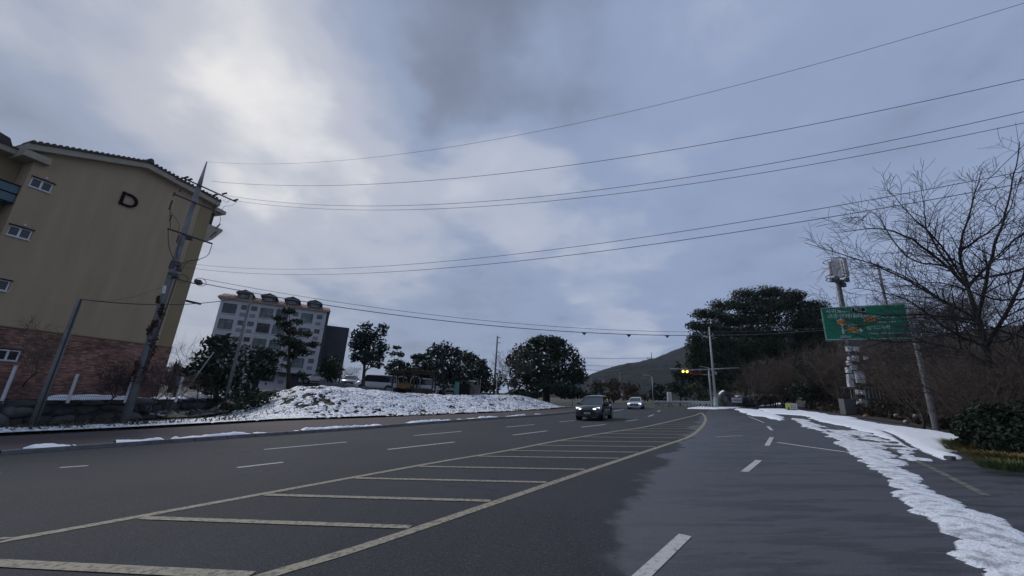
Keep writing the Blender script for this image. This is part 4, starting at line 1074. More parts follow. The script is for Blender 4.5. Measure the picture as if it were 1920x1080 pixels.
road_wire((340, 492), 0, (1000, 473), (1900, 325), .015, 'fifth wire from the top, upper of the low pair ending in the bare tree', GREYC)
road_wire((340, 500), 0, (1000, 487), (1888, 349), .017, 'sixth wire from the top, lower of the low pair ending in the bare tree', GREYC)

def simple_pole(basepx, toppx, r0, r1, label, name='utility_pole', cat='utility pole', m=CPOLE, Y=None, base_h=None, group=None):
    if Y is None: B = gp(*basepx); B[2] = gz(*B[:2]); Y = B[1]
    else: B = at(*basepx, Y); B[2] = (tz(B[0], B[1]) if base_h is None else base_h)
    T = at(*toppx, Y); root = thing(name, B, label, cat, group)
    MB().tube([(0, 0, -.4), (0, 0, (T[2] - B[2]) / 2), (0, 0, T[2] - B[2])], [r0, (r0 + r1) / 2, r1], 12).build('shaft', m, root, smooth=True)
    return root, B, np.array([B[0], Y, T[2]])
p2, B2, T2 = simple_pole((415, 780), (473, 553), .15, .10, 'slim grey concrete pole at the right end of the stone wall')
MB().tube([(-.5, 0, T2[2] - B2[2] - .3), (.5, 0, T2[2] - B2[2] - .3)], .04, 6).build('crossarm', DSTEEL, p2)
p3, B3, T3 = simple_pole((80, 748), (150, 561), .17, .12, 'short old concrete pole leaning close to the olive wall behind the fence', Y=21.9)
MB().tube([(0.22, -.12, 0), (.14, -.08, T3[2] - B3[2])], .035, 6).build('conduit', CABLE, p3)
p4, B4, T4 = simple_pole((356, 728), (406, 655), .05, .04, 'thin pale slanting stay pole before the dark shrubs', 'stay_pole', 'pole', STEEL, Y=32)
for o_ in p4.children: o_.rotation_euler = (0, .42, 0); o_.location = (-1.0, 0, .2)
p5, B5, T5 = simple_pole((926, 735), (932, 630), .16, .11, 'distant concrete pole between the tree group and the big round tree', Y=58)
for dz_ in (.2, 1.0, 2.4): MB().tube([(-.1, 0, T5[2] - B5[2] - dz_), (.5, .2, T5[2] - B5[2] - dz_)], .05, 6).build('bracket', DSTEEL, p5)
wire('service_wire', T3, T2 + np.array([-.1, 0, -.1]), .55, .03, CABLE, 'sagging black service cable from short pole to slim grey pole')
wire('service_wire', PX(333, 524), T3, .6, .010, GREYC, 'thin pale wire from the tall pole down to the short pole')
# telephone pole seen through the bare branches on the right
p6, B6, T6 = simple_pole((1700, 740), (1648, 492), .16, .11, 'grey utility pole seen through bare branches right of the antenna mast', Y=37, base_h=gz(38, 37))
MB().tube([(-.9, 0, T6[2] - B6[2] - .4), (.9, .3, T6[2] - B6[2] - .4)], .05, 6).build('crossarm', DSTEEL, p6)
MB().tube([(-.6, 0, T6[2] - B6[2] - 1.8), (.6, .2, T6[2] - B6[2] - 1.8)], .05, 6).build('crossarm', DSTEEL, p6)
Aw = PX(372, 530); Bw = np.array(at(1672, 606, 37.0)); Bw = np.array([B6[0], 37.0, Bw[2]])
sg_ = solve_sag(Aw, Bw, 1178, 627)
wire('span_cable', Aw, Bw, sg_, .028, GREYC, 'long sagging cable across the junction carrying small pennant markers', 'cable', None, 60)
wire('span_cable', Aw + np.array([0, .1, .35]), Bw + np.array([0, 0, .15]), sg_ - .1, .016, GREYC, 'thinner cable running just above the long pennant cable', 'cable', None, 60)
for px in (1096, 1178, 1252):
    ts = np.linspace(.3, .95, 400); P = Aw[None] * (1 - ts[:, None]) + Bw[None] * ts[:, None]; P[:, 2] -= sg_ * 4 * ts * (1 - ts)
    xs = np.array([proj(p)[0] for p in P]); p = P[np.argmin(abs(xs - px))]
    mk = MB().prism([(-.22, 0), (.22, 0), (0, -.24)], -.02, .02, 'y').build('cable_marker', mat('marker_green', (.05, .10, .05), .7) if px != 1178 else BLACK, None)
    mk.location = p; tag(mk, {1096: 'small green pennant on the span cable above the big round tree', 1178: 'black pennant on the span cable, middle of the three', 1252: 'pale pennant on the span cable nearest the pines'}[px], 'pennant', 'pennants on the span cable')
# diagonal wires from the upper right into the thicket
for i, (a, b, dY) in enumerate((((1960, 232), (1690, 478), 0), ((1960, 272), (1655, 512), 1), ((1960, 300), (1700, 505), 2))):
    wire('overhead_wire', at(*a, 9.0), at(*b, 37.0), .25, .010, CABLE, ['dark diagonal wire crossing the bare tree, steepest of three', 'diagonal wire crossing the bare tree, middle of three', 'diagonal wire crossing the bare tree, lowest of three'][i], 'wire', 'diagonal wires through the bare tree')
# far power lines left of the hill
for i, (a, b) in enumerate((((1090, 671), (1224, 670)), ((1095, 685), (1190, 684)), ((1100, 693), (1160, 694)))):
    wire('power_line', at(a[0], a[1], 300), at(b[0], b[1], 500), 1.0, .16, GREYC, ['highest', 'middle', 'lowest'][i] + ' faint far power line left of the hill', 'wire', 'far power lines')
# mast on the hill
def hill_mast():
    B = at(1222, 680, 600); root = thing('lattice_mast', B, 'tiny lattice pylon standing on the hill ridge', 'pylon'); T = at(1222, 660, 600)
    h = T[2] - B[2]
    MB().tube([(0, 0, -4), (0, 0, h)], [.9, .35], 4).build('tower', DSTEEL, root)
    MB().tube([(-8, 0, h * .35), (8, 0, h * .35)], .5, 4).build('crossarm', DSTEEL, root)
    MB().tube([(-4, 0, h * .15), (4, 0, h * .15)], .4, 4).build('crossarm', DSTEEL, root)
hill_mast()

# ================================================================== junction furniture
# signal mast and lamp pole
sp, BS, TS_ = simple_pole((1335, 764), (1329, 690), .13, .11, 'grey signal mast with a long horizontal arm at the junction', 'signal_mast', 'signal pole', STEEL)
YS = BS[1]; rs = lambda px, py: at(px, py, YS) - BS
MB().tube([rs(1331, 692.5), rs(1297, 693.5), rs(1256, 691)], [.10, .08, .06], 8).build('arm', STEEL, sp, smooth=True)
MB().tube([rs(1331, 692.5), rs(1386, 689.5)], [.09, .06], 8).build('arm', STEEL, sp, smooth=True)
MB().tube([rs(1312, 686.5), rs(1330, 690)], .05, 6).build('brace', STEEL, sp)
MB().tube([rs(1316, 702), rs(1334, 703)], .06, 6).build('brace', STEEL, sp)
REDH = mat('red_signal_housing', (.26, .02, .03), .6, .2, 3); AMB = mat('amber_lit_lens', (.8, .55, .05), .4, .02, 3, emit=((1, .72, .10), 3.2)); DKL = mat('dark_lens', (.03, .02, .02), .3)
def signal(px0, px1, py, n, lit, label, housing):
    c = at((px0 + px1) / 2, py, YS - .3); k = ppm(c); w = (px1 - px0) / k; h = .42; root = thing('traffic_signal', c, label, 'traffic light')
    MB().box((0, 0, 0), (w, .28, h)).build('housing', housing, root, bevel=.03)
    for i in range(n):
        x = -w / 2 + w * (i + .5) / n; on = i in lit
        MB().tube([(x, -.145, 0), (x, -.175, 0)], .17 if not on else .19, 12).build('lens', AMB if on else DKL, root)
        P = [(x + .19 * math.cos(a), y, .19 * math.sin(a)) for y in (-.14, -.38) for a in np.linspace(0, math.pi, 7)]
        MB().add(P, [(j, j + 1, 8 + j, 7 + j) for j in range(6)]).build('visor', BLACK, root)
    for sx in (-.3, .3): MB().box((sx * w, .05, h * .8), (.06, .06, h)).build('hanger', STEEL, root)
signal(1276, 1291, 696.5, 2, (0, 1), 'traffic signal glowing with two amber lamps under the mast arm', BLACK)
signal(1294, 1318, 699, 4, (), 'dark red traffic signal with unlit lamps beside the amber one', REDH)
lp, BL, TL = simple_pole((1343, 765), (1328, 613), .20, .09, 'tall pale utility pole beside the signal mast at the junction', 'utility_pole', 'utility pole', STEEL)
for zz in (.35, .62): MB().tube([(-.35, 0, (TL[2] - BL[2]) * zz), (.35, 0, (TL[2] - BL[2]) * zz)], .04, 6).build('bracket', DSTEEL, lp)
MB().tube([(0, 0, .1), (0, 0, 1.5)], [.30, .26], 12).build('reflective_sleeve', mat('reflective_sleeve_paint', (.20, .32, .28), .7, col2=(.45, .47, .46), thr=(.45, .55), scale=3), lp)
MB().box((.3, -.1, (TL[2] - BL[2]) * .42), (.25, .2, .4)).build('junction_box', STEEL, lp)
# pillar sign
BP = gp(1256, 763); ps = thing('pillar_sign', BP, 'tall white upright board sign reddish towards its foot beside the far rail', 'sign')
hh = at(1254, 735, BP[1])[2] - BP[2]; wd = 7.5 / ppm(BP)
MB().box((0, 0, hh * .7), (wd, .22, hh * .6)).build('upper_panel', mat('sign_white', (.62, .60, .60), .6, .1, 2), ps)
MB().box((0, 0, hh * .2), (wd, .22, hh * .4)).build('lower_panel', mat('sign_salmon', (.34, .17, .14), .7, .15, 2), ps)
MB().box((0, 0, -.1), (wd * 1.3, .5, .3)).build('foot', mat('brick_red', (.2, .06, .04), .8), ps)
for i in range(7): MB().box((0, -.115, hh * (.85 - i * .085)), (wd * .4, .02, hh * .035)).build('lettering', mat('sign_grey_ink', (.2, .18, .19), .8), ps)
# guard rail
def guard_rail():
    pts = [gp(1226, 763.5), gp(1258, 764.0), gp(1300, 764.6), gp(1334, 765)]
    root = thing('guard_rail', pts[0], 'pale steel guard rail at the far edge of the junction', 'guard rail'); o = np.array(root.location)
    P = []; S_ = smooth_line([p[:2] for p in pts], 6)
    for i in range(len(S_) - 1):
        a = S_[i]; b = S_[i + 1]
        mb = MB(); 
        V = []
        for q in (a, b):
            for dz_, dy in ((.55, 0), (.66, -.07), (.74, -.02), (.82, -.07), (.93, 0)): V.append((q[0] - o[0], q[1] - o[1] + dy, gz(*q) + dz_ - o[2]))
        mb.add(V, [(j, j + 1, 6 + j, 5 + j) for j in range(4)]).build('beam', STEEL, root)
        MB().box((a[0] - o[0], a[1] - o[1] + .1, gz(*a) + .4 - o[2]), (.12, .12, .95)).build('post', STEEL, root)
guard_rail()
# low basalt sign wall with white plaque
def monument():
    B = gp(1372, 764); Yq = B[1] + .5; root = thing('sign_wall', B, 'rugged dark basalt wall with snow on top and a white plaque', 'wall'); o = np.array(root.location); rg = np.random.default_rng(8)
    prof = [(1347, 745), (1353, 736), (1358, 733), (1364, 737), (1370, 741), (1376, 744), (1390, 744), (1410, 743), (1430, 741), (1450, 742), (1462, 743)]
    xs = np.arange(1349, 1466, 6.5)
    ms = [stone_mesh(50 + i) for i in range(4)]
    for i, me in enumerate(ms): me.materials.append(STONE[i % 3])
    for px in xs:
        top = np.interp(px, [p[0] for p in prof], [p[1] for p in prof]); b = gp(px, 764 - max(0, (px - 1380)) * .07); T = at(px, top, Yq)
        h = T[2] - b[2]; n = max(2, int(h / .75)); 
        for j in range(n):
            s = bpy.data.objects.new('stone', ms[int(rg.integers(0, 4))]); COL.objects.link(s); s.parent = root
            s.location = (T[0] - o[0] + rg.normal() * .05, .3 + rg.normal() * .1, b[2] - o[2] + h * (j + .5) / n); s.scale = (.72, .9, h / n * 1.25); s.rotation_euler = (rg.normal() * .2, rg.normal() * .2, rg.random())
    P = np.array([[at(px, np.interp(px, [p[0] for p in prof], [p[1] for p in prof]) - .3, Yq) - o + np.array([0, yy, (.10 - .12 * abs(u) ** 2)]) for u, yy in ((-1, 0), (-.4, .2), (.3, .5), (1, .7))] for px in np.arange(1350, 1464, 1.5)])
    P[..., 2] += (fbm(P[..., 0] * 2, P[..., 1] * 2, 3) - .5) * .16
    keep = np.repeat((fbm(P[:-1, 0, 0] * .8, P[:-1, 0, 0] * 0, 3, 2) > .38)[:, None], 3, 1)
    tag(link_mesh('snow_cap', grid_mesh('snow_cap', P, keep), SNOW, root), kind='stuff')
    c = at(1381.5, 750.5, Yq - .75) - o; k = ppm(at(1381, 750, Yq)); w = 18.5 / k; h = 9 / k
    MB().box(c, (w, .12, h)).build('plaque', mat('plaque_white', (.62, .64, .68), .5, .05, 3), root, bevel=.05)
    for i in range(6):
        MB().box(c + np.array([w * (-.32 + .128 * i), -.07, .02 * (-1) ** i]), (w * .085, .02, h * .30)).build('lettering', mat('sign_grey_ink', (.2, .18, .19), .8), root)
monument()
# yellow and white board on the verge
def board():
    B = gp(1485, 771); B[2] = gz(*B[:2]); root = thing('notice_board', B, 'small yellow and white notice board standing in the roadside snow', 'sign')
    k = ppm(B); w = 18 / k; h = 14 / k; z = (771 - 764) / k + .0
    rz = -.45
    Mx = Matrix.Rotation(rz, 3, 'Z')
    def bx(c, d, n, m):
        v = Mx @ Vector(c); MB().box(v, d, rz=rz).build(n, m, root)
    bx((0, 0, z), (w, .06, h), 'panel', mat('board_white', (.52, .53, .50), .6, .05, 3))
    bx((-w * .29, -.035, z + h * .03), (w * .38, .012, h * .85), 'yellow_panel', mat('board_yellow', (.50, .55, .10), .6, .1, 3))
    v = Mx @ Vector((-w * .25, -.05, z - h * .15)); MB().box(v, (w * .16, .012, h * .35), rz=rz, taper=.5).build('pictogram', BLACK, root)
    for i in range(3):
        for j in range(3): bx((w * (.0 + .16 * i), -.035, z + h * (.24 - .24 * j)), (w * .10, .012, h * .15), 'lettering', mat('sign_grey_ink', (.2, .18, .19), .8))
    for sx in (-.4, .4): bx((w * sx, .04, z * .5), (.05, .05, z), 'leg', STEEL)
board()

# ================================================================== direction sign
def text_obj(body, size, m, parent, loc, align='LEFT', name='lettering', sx=1.0):
    c = bpy.data.curves.new('t', 'FONT'); c.body = body; c.size = size; c.align_x = align; c.extrude = .006; c.resolution_u = 2
    o = bpy.data.objects.new('t', c); COL.objects.link(o); dg = bpy.context.evaluated_depsgraph_get()
    me = bpy.data.meshes.new_from_object(o.evaluated_get(dg)); bpy.data.objects.remove(o); bpy.data.curves.remove(c)
    o = link_mesh(name, me, m, parent); o.location = loc; o.rotation_euler = (math.pi / 2, 0, 0); o.scale = (sx, 1, 1); return o
def direction_sign():
    BM = gp(1757, 809); e = vdir(-317); e = -e                     # e: left end -> right end
    mp, B_, T_ = simple_pole((1757, 809), (1703, 575), .14, .09, 'thick grey steel post carrying the green road sign', 'sign_post', 'sign post', mat('dull_post_steel', (.17, .172, .175), .7, .3, 3, .2))
    P0 = B_[:2] + np.array([e[1], -e[0]]) * .32
    sl, zt = onwall(1538, 577.5, P0, e); sl2, zb = onwall(1548, 638, P0, e); sr, _ = onwall(1704, 600, P0, e)
    w = sr - sl; h = zt - zb; ang = math.atan2(e[1], e[0])
    # post upper end
    for c in mp.children: pass
    org_ = np.array([P0[0] + e[0] * sl, P0[1] + e[1] * sl, zb])
    root = thing('direction_sign', org_, 'large green direction sign with white Korean lettering, partly behind twigs', 'road sign', rz=ang)
    GREEN = mat('sign_green', (.006, .20, .115), .5, .06, 1.5, spec=.35); WT = mat('sign_white_film', (.62, .68, .66), .5, .03, 4); OR = mat('sign_orange', (.62, .27, .04), .5, .05, 3); BR = mat('sign_brown_ink', (.16, .05, .02), .6)
    MB().box((w / 2, .0, h / 2), (w, .05, h)).build('panel', GREEN, root)
    t = .055
    for c, d in (((w / 2, -.03, t / 2), (w, .02, t)), ((w / 2, -.03, h - t / 2), (w, .02, t)), ((t / 2, -.03, h / 2), (t, .02, h - 2 * t)), ((w - t / 2, -.03, h / 2), (t, .02, h - 2 * t))): MB().box(c, d).build('border', mat('sign_border', (.25, .42, .35), .5), root)
    X = lambda px: w * (px - 10) / 172.; Z = lambda py: h * (1 - py / 62.)
    # photo measured in sign coordinates: u 0..1 across, v 0..1 down
    def T(b, u, v, s, sx=1.0, m=WT): text_obj(b, h * s, m, root, (w * u, -.04, h * (1 - v)), sx=sx)
    T('서귀포', .055, .175, .135, 1.05); T('Seogwipo', .215, .165, .09, .95)
    T('제주국제대학교', .065, .345, .15, 1.0); T("Jeju Int'l Univ", .385, .335, .10, .95)
    MB().box((w * .46, -.032, h * .885), (w * .165, .012, h * .135)).build('panel_frame', WT, root); MB().box((w * .46, -.042, h * .885), (w * .155, .012, h * .11)).build('black_panel', BLACK, root)
    text_obj('제한', h * .10, WT, root, (w * .405, -.052, h * .853))
    # arrow
    MB().prism([(w * .185, h * .54), (w * .225, h * .655), (w * .28, h * .55)], -.045, -.03, 'y').build('arrow_head', WT, root)
    MB().prism([(w * .215, h * .18), (w * .24, h * .18), (w * .24, h * .26), (w * .43, h * .26), (w * .43, h * .21), (w * .47, h * .275), (w * .43, h * .34), (w * .43, h * .30), (w * .24, h * .30), (w * .24, h * .56), (w * .215, h * .56)], -.045, -.03, 'y').build('arrow', WT, root)
    for u, v, ww_, txt in ((.23, .475, .10, '1131'), (.345, .72, .11, '1117'), (.565, .42, .13, '1117')):
        MB().box((w * u, -.052, h * (1 - v)), (w * ww_ * 1.08, .012, h * .155)).build('shield', mat('sign_cream', (.6, .55, .35), .5), root)
        MB().box((w * u, -.062, h * (1 - v)), (w * ww_, .012, h * .125)).build('shield_face', OR, root)
        text_obj(txt, h * .125, BR, root, (w * (u - ww_ * .43), -.072, h * (1 - v - .045)), sx=1.15 * ww_ / .11 * .82)
    T('산천단', .29, .605, .085); T('300m', .175, .945, .115, 1.0)
    T('산록도로', .645, .405, .12, .9); T('Sannok-doro', .645, .53, .08, .95)
    T('탐라교육원', .51, .71, .12, .95); T('Tamna Inst of Education', .515, .86, .095, .92)
    # arms from the post
    ea = np.array([math.cos(ang), math.sin(ang)])
    for zz in (zb + h * .28, zb + h * .72):
        a = np.array([0, 0, zz - mp.location[2]]); b = np.array([org_[0] + ea[0] * w * .1 - B_[0], org_[1] + ea[1] * w * .1 - B_[1], zz - mp.location[2]]) + np.array([-e[1], e[0], 0]) * .14
        MB().tube([a, b], .06, 8).build('arm', STEEL, mp)
direction_sign()

# ================================================================== antenna mast
def antenna_mast():
    B = gp(1618, 775); Yt = B[1]; B[2] = gz(*B[:2]); root = thing('antenna_mast', B, 'mobile phone mast with white equipment boxes and panel antennas behind the green sign', 'antenna mast')
    R = lambda px, py, dy=0: at(px, py, Yt + dy) - B; k = ppm(at(1600, 650, Yt)); top = R(1572, 520)[2]
    WB_ = mat('white_equipment_box', (.52, .53, .55), .55, .08, 3); AN = mat('antenna_panel_grey', (.42, .41, .43), .6, .1, 2); MS = mat('mast_steel', (.085, .088, .092), .6, .2, 3, metal=.2)
    MB().tube([(0, 0, -.3), (0, 0, top * .5), (0, 0, top)], [.36, .26, .20], 14).build('shaft', MS, root, smooth=True)
    MB().tube([(0, 0, top), (0, 0, R(1562, 458)[2])], [.03, .015], 5).build('lightning_rod', DSTEEL, root)
    # panel antennas on a ring frame
    def s2(x, y): return 1530 + x / 8.306, 450 + y / 8.306
    for x0, x1, y0, y1, dy in ((190, 250, 330, 570, -.2), (250, 345, 300, 580, -.7), (345, 395, 285, 560, .5), (385, 430, 300, 570, .2), (430, 495, 290, 580, -.3), (320, 370, 290, 590, -.9)):
        a = R(*s2((x0 + x1) / 2 + 4, (y0 + y1) / 2), dy); w = (x1 - x0) / 8.3 / k * .8; h = (y1 - y0) / 8.3 / k
        MB().box(a, (w, .22, h), rz=dy).build('antenna_panel', AN, root, bevel=.03)
        MB().tube([a + np.array([0, .2, h * .6]), a + np.array([0, .2, -h * .6])], .035, 6).build('antenna_pipe', DSTEEL, root)
    for y in (335, 560, 610):
        c = R(*s2(345, y)); P = [np.array([.95 * math.cos(t), .95 * math.sin(t), c[2]]) for t in np.linspace(0, 2 * math.pi, 15)]; MB().tube(P, .035, 5, cap=False).build('ring_frame', DSTEEL, root)
    for x, y in ((255, 625), (480, 620), (330, 640), (400, 650), (430, 700)):
        c = R(*s2(x, y), -.3); MB().box(c, (.35, .3, .42)).build('remote_unit', DSTEEL, root)
    def s3(x, y): return 1560 + x / 6.75, 630 + y / 6.75
    for x0, x1, y0, y1 in ((182, 240, 130, 195), (280, 332, 132, 200), (205, 240, 262, 312), (278, 328, 250, 325), (195, 240, 316, 372), (243, 310, 366, 430), (182, 228, 400, 465), (196, 260, 486, 560), (205, 262, 566, 645), (308, 400, 447, 595), (310, 345, 680, 738), (374, 414, 688, 742), (358, 438, 803, 900), (412, 440, 255, 300), (262, 285, 255, 320), (458, 492, 915, 975), (325, 348, 830, 890)):
        c = R(*s3((x0 + x1) / 2, (y0 + y1) / 2), -.42); MB().box(c, ((x1 - x0) / 6.75 / k, .32, (y1 - y0) / 6.75 / k * .97)).build('equipment_box', WB_, root, bevel=.025)
    for y in (130, 200, 330, 430, 600, 660, 900): c = R(*s3(330, y)); MB().box((0, -.25, c[2]), (1.3, .12, .10)).build('bracket', DSTEEL, root)
    for x in (255, 300, 350, 420): a = R(*s3(x - 30, 120), -.3); b = R(*s3(x + 35, 900), -.3); MB().tube([a, (a + b) / 2 + np.array([.08, 0, 0]), b], .05, 6).build('feeder_cable', CABLE, root)
    # platform with railing
    pz0 = R(*s3(400, 795))[2]; pz1 = R(*s3(400, 660))[2]; xL = R(*s3(225, 662))[0]; xR = R(*s3(535, 662))[0]
    MB().box(((xL + xR) / 2 + .4, 0, pz0), ((xR - xL) * .8, 1.6, .06)).build('platform', DSTEEL, root)
    for yy in (-.8, .8):
        MB().tube([(xL + .2, yy, pz1), (xR, yy, pz1)], .03, 5).build('rail', STEEL, root)
        for t in np.linspace(0.3, 1, 6): x = xL * (1 - t) + xR * t; MB().tube([(x, yy, pz0), (x, yy, pz1)], .025, 5).build('rail_post', STEEL, root)
    c = gp(1592, 778); cab = thing('equipment_cabinet', (c[0], c[1], gz(*c[:2])), 'grey metal equipment cabinet at the foot of the antenna mast', 'cabinet')
    MB().box((0, 0, .68), (1.0, .6, 1.36)).build('body', mat('cabinet_grey', (.10, .10, .105), .6, .1, 2), cab, bevel=.02); MB().box((0, -.31, .7), (.9, .02, 1.2)).build('door', mat('cabinet_door', (.13, .13, .135), .55, .1, 2), cab)
antenna_mast()
# ================================================================== trees on the left plateau
px_tree('evergreen_shrub', [(372, 690, 22, 22), (392, 660, 22, 24), (410, 640, 22, 14), (430, 650, 20, 20), (404, 700, 34, 30), (440, 690, 22, 34), (425, 725, 30, 18)], (405, 752), 36, 'big dark evergreen shrub behind the slim grey pole', 'shrub', None, 'dark', dens=.8, size=.30, seed=3, grow=1.25)
px_tree('evergreen_tree', [(478, 668, 16, 20), (470, 700, 26, 26), (495, 660, 18, 10), (500, 690, 24, 22), (460, 735, 22, 22), (515, 672, 10, 10)], (478, 760), 38, 'dark bushy evergreen right of the slim grey pole', 'tree', None, 'dark', dens=.8, size=.30, seed=4, grow=1.25)
px_tree('layered_pine', [(542, 583, 20, 7), (520, 597, 15, 6), (536, 607, 20, 9), (558, 603, 12, 6), (551, 621, 22, 8), (575, 625, 12, 9), (530, 634, 16, 8), (548, 645, 30, 11), (585, 645, 16, 6), (566, 657, 24, 10), (528, 662, 14, 8), (547, 668, 14, 9), (540, 684, 8, 10)], (543, 722), 46, 'tall cloud-shaped pine in front of the pale grey building', 'tree', None, 'dark', trunk=(545, 600), dens=1.2, size=.24, trunk_r=.2, seed=5, flat=True, up=.5, shell=.3)
px_tree('round_shrub', [(566, 704, 11, 10)], (566, 716), 44, 'small round clipped shrub left of the parked white car', 'shrub', None, 'dark', dens=1.2, size=.2, seed=6, trunk_r=.06)
px_tree('round_tree', [(620, 682, 16, 14), (612, 694, 15, 12), (630, 694, 16, 13), (622, 704, 18, 8)], (621, 722), 47, 'low round dark tree beside the parked white car', 'tree', None, 'dark', dens=1.0, size=.24, seed=7, trunk_r=.1, grow=1.15)
px_tree('camphor_tree', [(686, 612, 14, 9), (716, 618, 14, 12), (672, 630, 17, 12), (702, 632, 20, 14), (664, 652, 14, 10), (686, 650, 22, 14), (712, 655, 18, 14), (690, 670, 28, 13), (664, 672, 12, 7), (705, 684, 14, 6), (688, 632, 24, 14), (676, 645, 20, 12), (700, 664, 24, 12)], (680, 731), 44, 'open-crowned dark tree with visible trunk right of the grey building', 'tree', None, 'blue', trunk=(686, 660), dens=.8, size=.26, trunk_r=.2, seed=8, shell=.45, grow=1.1)
px_tree('pine_tree', [(745, 652, 10, 4), (752, 664, 9, 6), (738, 664, 8, 5), (748, 682, 22, 9), (730, 690, 14, 9), (762, 690, 18, 10), (782, 680, 12, 8), (745, 700, 26, 12), (768, 704, 24, 10)], (750, 735), 52, 'low flat-topped pine above the wooden shelter', 'tree', None, 'dark', dens=1.1, size=.26, seed=9, flat=True, up=.4)
px_tree('evergreen_tree', [(792, 670, 18, 7), (812, 662, 12, 8), (805, 685, 22, 10), (786, 695, 18, 10), (800, 704, 26, 14), (822, 712, 22, 14)], (800, 738), 56, 'dark tree behind the wooden shelter roof', 'tree', None, 'dark', dens=1.1, size=.28, seed=10, grow=1.35)
px_tree('loquat_tree', [(818, 649, 10, 6), (836, 652, 12, 9), (828, 665, 16, 10), (850, 660, 16, 10), (838, 684, 24, 16), (858, 695, 20, 18), (846, 712, 24, 14)], (832, 739), 50, 'loose-topped tree with showing twigs right of the wooden shelter', 'tree', None, 'blue', dens=.7, size=.28, seed=11, bark=BARKL, grow=1.4)
px_tree('evergreen_tree', [(868, 668, 14, 9), (886, 678, 16, 12), (902, 684, 12, 12), (876, 698, 26, 18), (900, 708, 16, 16), (872, 720, 24, 10), (896, 722, 20, 14), (912, 700, 12, 12)], (884, 741), 60, 'dense dark tree behind the green shed', 'tree', None, 'dark', dens=1.0, size=.30, seed=12, grow=1.3)
px_tree('withered_shrub', [(938, 712, 10, 14), (926, 722, 12, 10)], (934, 742), 55, 'olive-brown shrub at the foot of the distant concrete pole', 'shrub', None, 'olive', dens=.8, size=.24, seed=13, grow=1.4)
px_tree('evergreen_hedge', [(742, 716, 22, 10), (780, 716, 24, 10), (820, 722, 24, 12), (858, 724, 22, 12), (890, 728, 20, 12), (915, 730, 16, 10)], (830, 741), 62, 'low dark evergreen hedge closing the view behind the shelters and shed', 'hedge', None, 'dark', dens=.9, size=.3, seed=94, trunk_r=.06, grow=1.1)
dome = [(1022, 646, 34, 18), (990, 660, 30, 18), (1052, 660, 32, 20), (965, 678, 18, 18), (1080, 684, 20, 20), (1020, 680, 50, 28), (975, 700, 26, 20), (1062, 706, 38, 22), (1086, 706, 17, 15), (1010, 716, 40, 20), (965, 722, 16, 12), (1045, 728, 44, 12), (1000, 640, 20, 10), (1040, 640, 22, 11), (985, 738, 38, 10), (1068, 738, 32, 10)]
px_tree('broadleaf_tree', dome, (1025, 752), 60, 'huge dome-shaped dark broadleaf tree at the end of the snowy bank', 'tree', None, 'dark', dens=1.25, size=.34, trunk_r=.5, seed=14, shell=.6)
# low hedge row and dark trees at the far bend
for i, (bl, base, Y, lab, lf) in enumerate((
        ([(1118, 725, 18, 14), (1108, 742, 18, 12)], (1112, 757), 84, 'low dark hedge tree just right of the dome tree', 'olive'),
        ([(1150, 722, 20, 14), (1148, 742, 22, 12)], (1150, 758), 92, 'brownish hedge tree above the dark car', 'brown'),
        ([(1182, 730, 22, 16), (1190, 746, 26, 10)], (1185, 759), 88, 'dark brown thicket tree behind the white car', 'brown'),
        ([(1234, 728, 16, 12), (1222, 742, 16, 12), (1245, 744, 18, 12)], (1235, 760), 72, 'dark round bush right of the white car', 'dark'),
        ([(1272, 686, 8, 12), (1270, 704, 16, 12), (1285, 712, 16, 14), (1265, 726, 18, 12), (1290, 736, 20, 14)], (1276, 764), 66, 'dark conifer behind the amber signal', 'dark'),
        ([(1310, 728, 18, 16), (1318, 745, 18, 12)], (1312, 764), 62, 'olive shrub behind the signal mast', 'olive'))):
    px_tree('hedge_tree', bl, base, Y, lab, 'tree', None, lf, dens=.9, size=.36, seed=20 + i, base_h=gz(at(*base, Y)[0], Y) - .2)
# pines on the right
pines = [
    ([(1316, 590, 20, 10), (1305, 610, 18, 11), (1325, 612, 24, 14), (1302, 632, 14, 9), (1318, 640, 26, 14), (1308, 664, 18, 14), (1330, 670, 26, 16), (1318, 690, 24, 12), (1306, 676, 20, 16), (1300, 705, 16, 14), (1322, 708, 26, 18), (1300, 650, 16, 12), (1335, 700, 30, 16), (1345, 725, 26, 14)], (1324, 762), 66, 'leftmost pine of the dark clump beyond the junction'),
    ([(1352, 572, 22, 10), (1340, 590, 26, 12), (1366, 600, 26, 14), (1350, 622, 34, 14), (1352, 646, 30, 14), (1358, 672, 30, 14), (1362, 696, 34, 16), (1368, 720, 30, 14)], (1352, 762), 69, 'second pine from the left, rising behind the tall pale pole'),
    ([(1398, 552, 26, 11), (1382, 568, 24, 12), (1408, 580, 32, 14), (1392, 602, 34, 14), (1402, 626, 34, 14), (1396, 650, 34, 16), (1402, 672, 34, 16), (1400, 696, 34, 16)], (1398, 760), 72, 'broad pine in the left shoulder of the clump'),
    ([(1440, 546, 30, 10), (1428, 564, 30, 12), (1455, 576, 32, 14), (1438, 598, 34, 14), (1448, 622, 32, 14), (1440, 645, 34, 14), (1446, 666, 32, 14), (1440, 690, 32, 14)], (1440, 758), 74, 'tallest pine at the top of the clump'),
    ([(1484, 554, 28, 10), (1476, 572, 28, 12), (1502, 586, 30, 14), (1486, 606, 32, 14), (1496, 628, 30, 14), (1490, 650, 32, 14), (1496, 674, 30, 14)], (1488, 756), 74, 'pine on the right shoulder of the clump'),
    ([(1524, 572, 26, 9), (1540, 588, 26, 11), (1520, 604, 28, 12), (1548, 616, 26, 12), (1528, 630, 30, 14), (1540, 652, 30, 14), (1535, 676, 30, 14)], (1530, 756), 72, 'rightmost pine of the clump left of the green sign'),
]
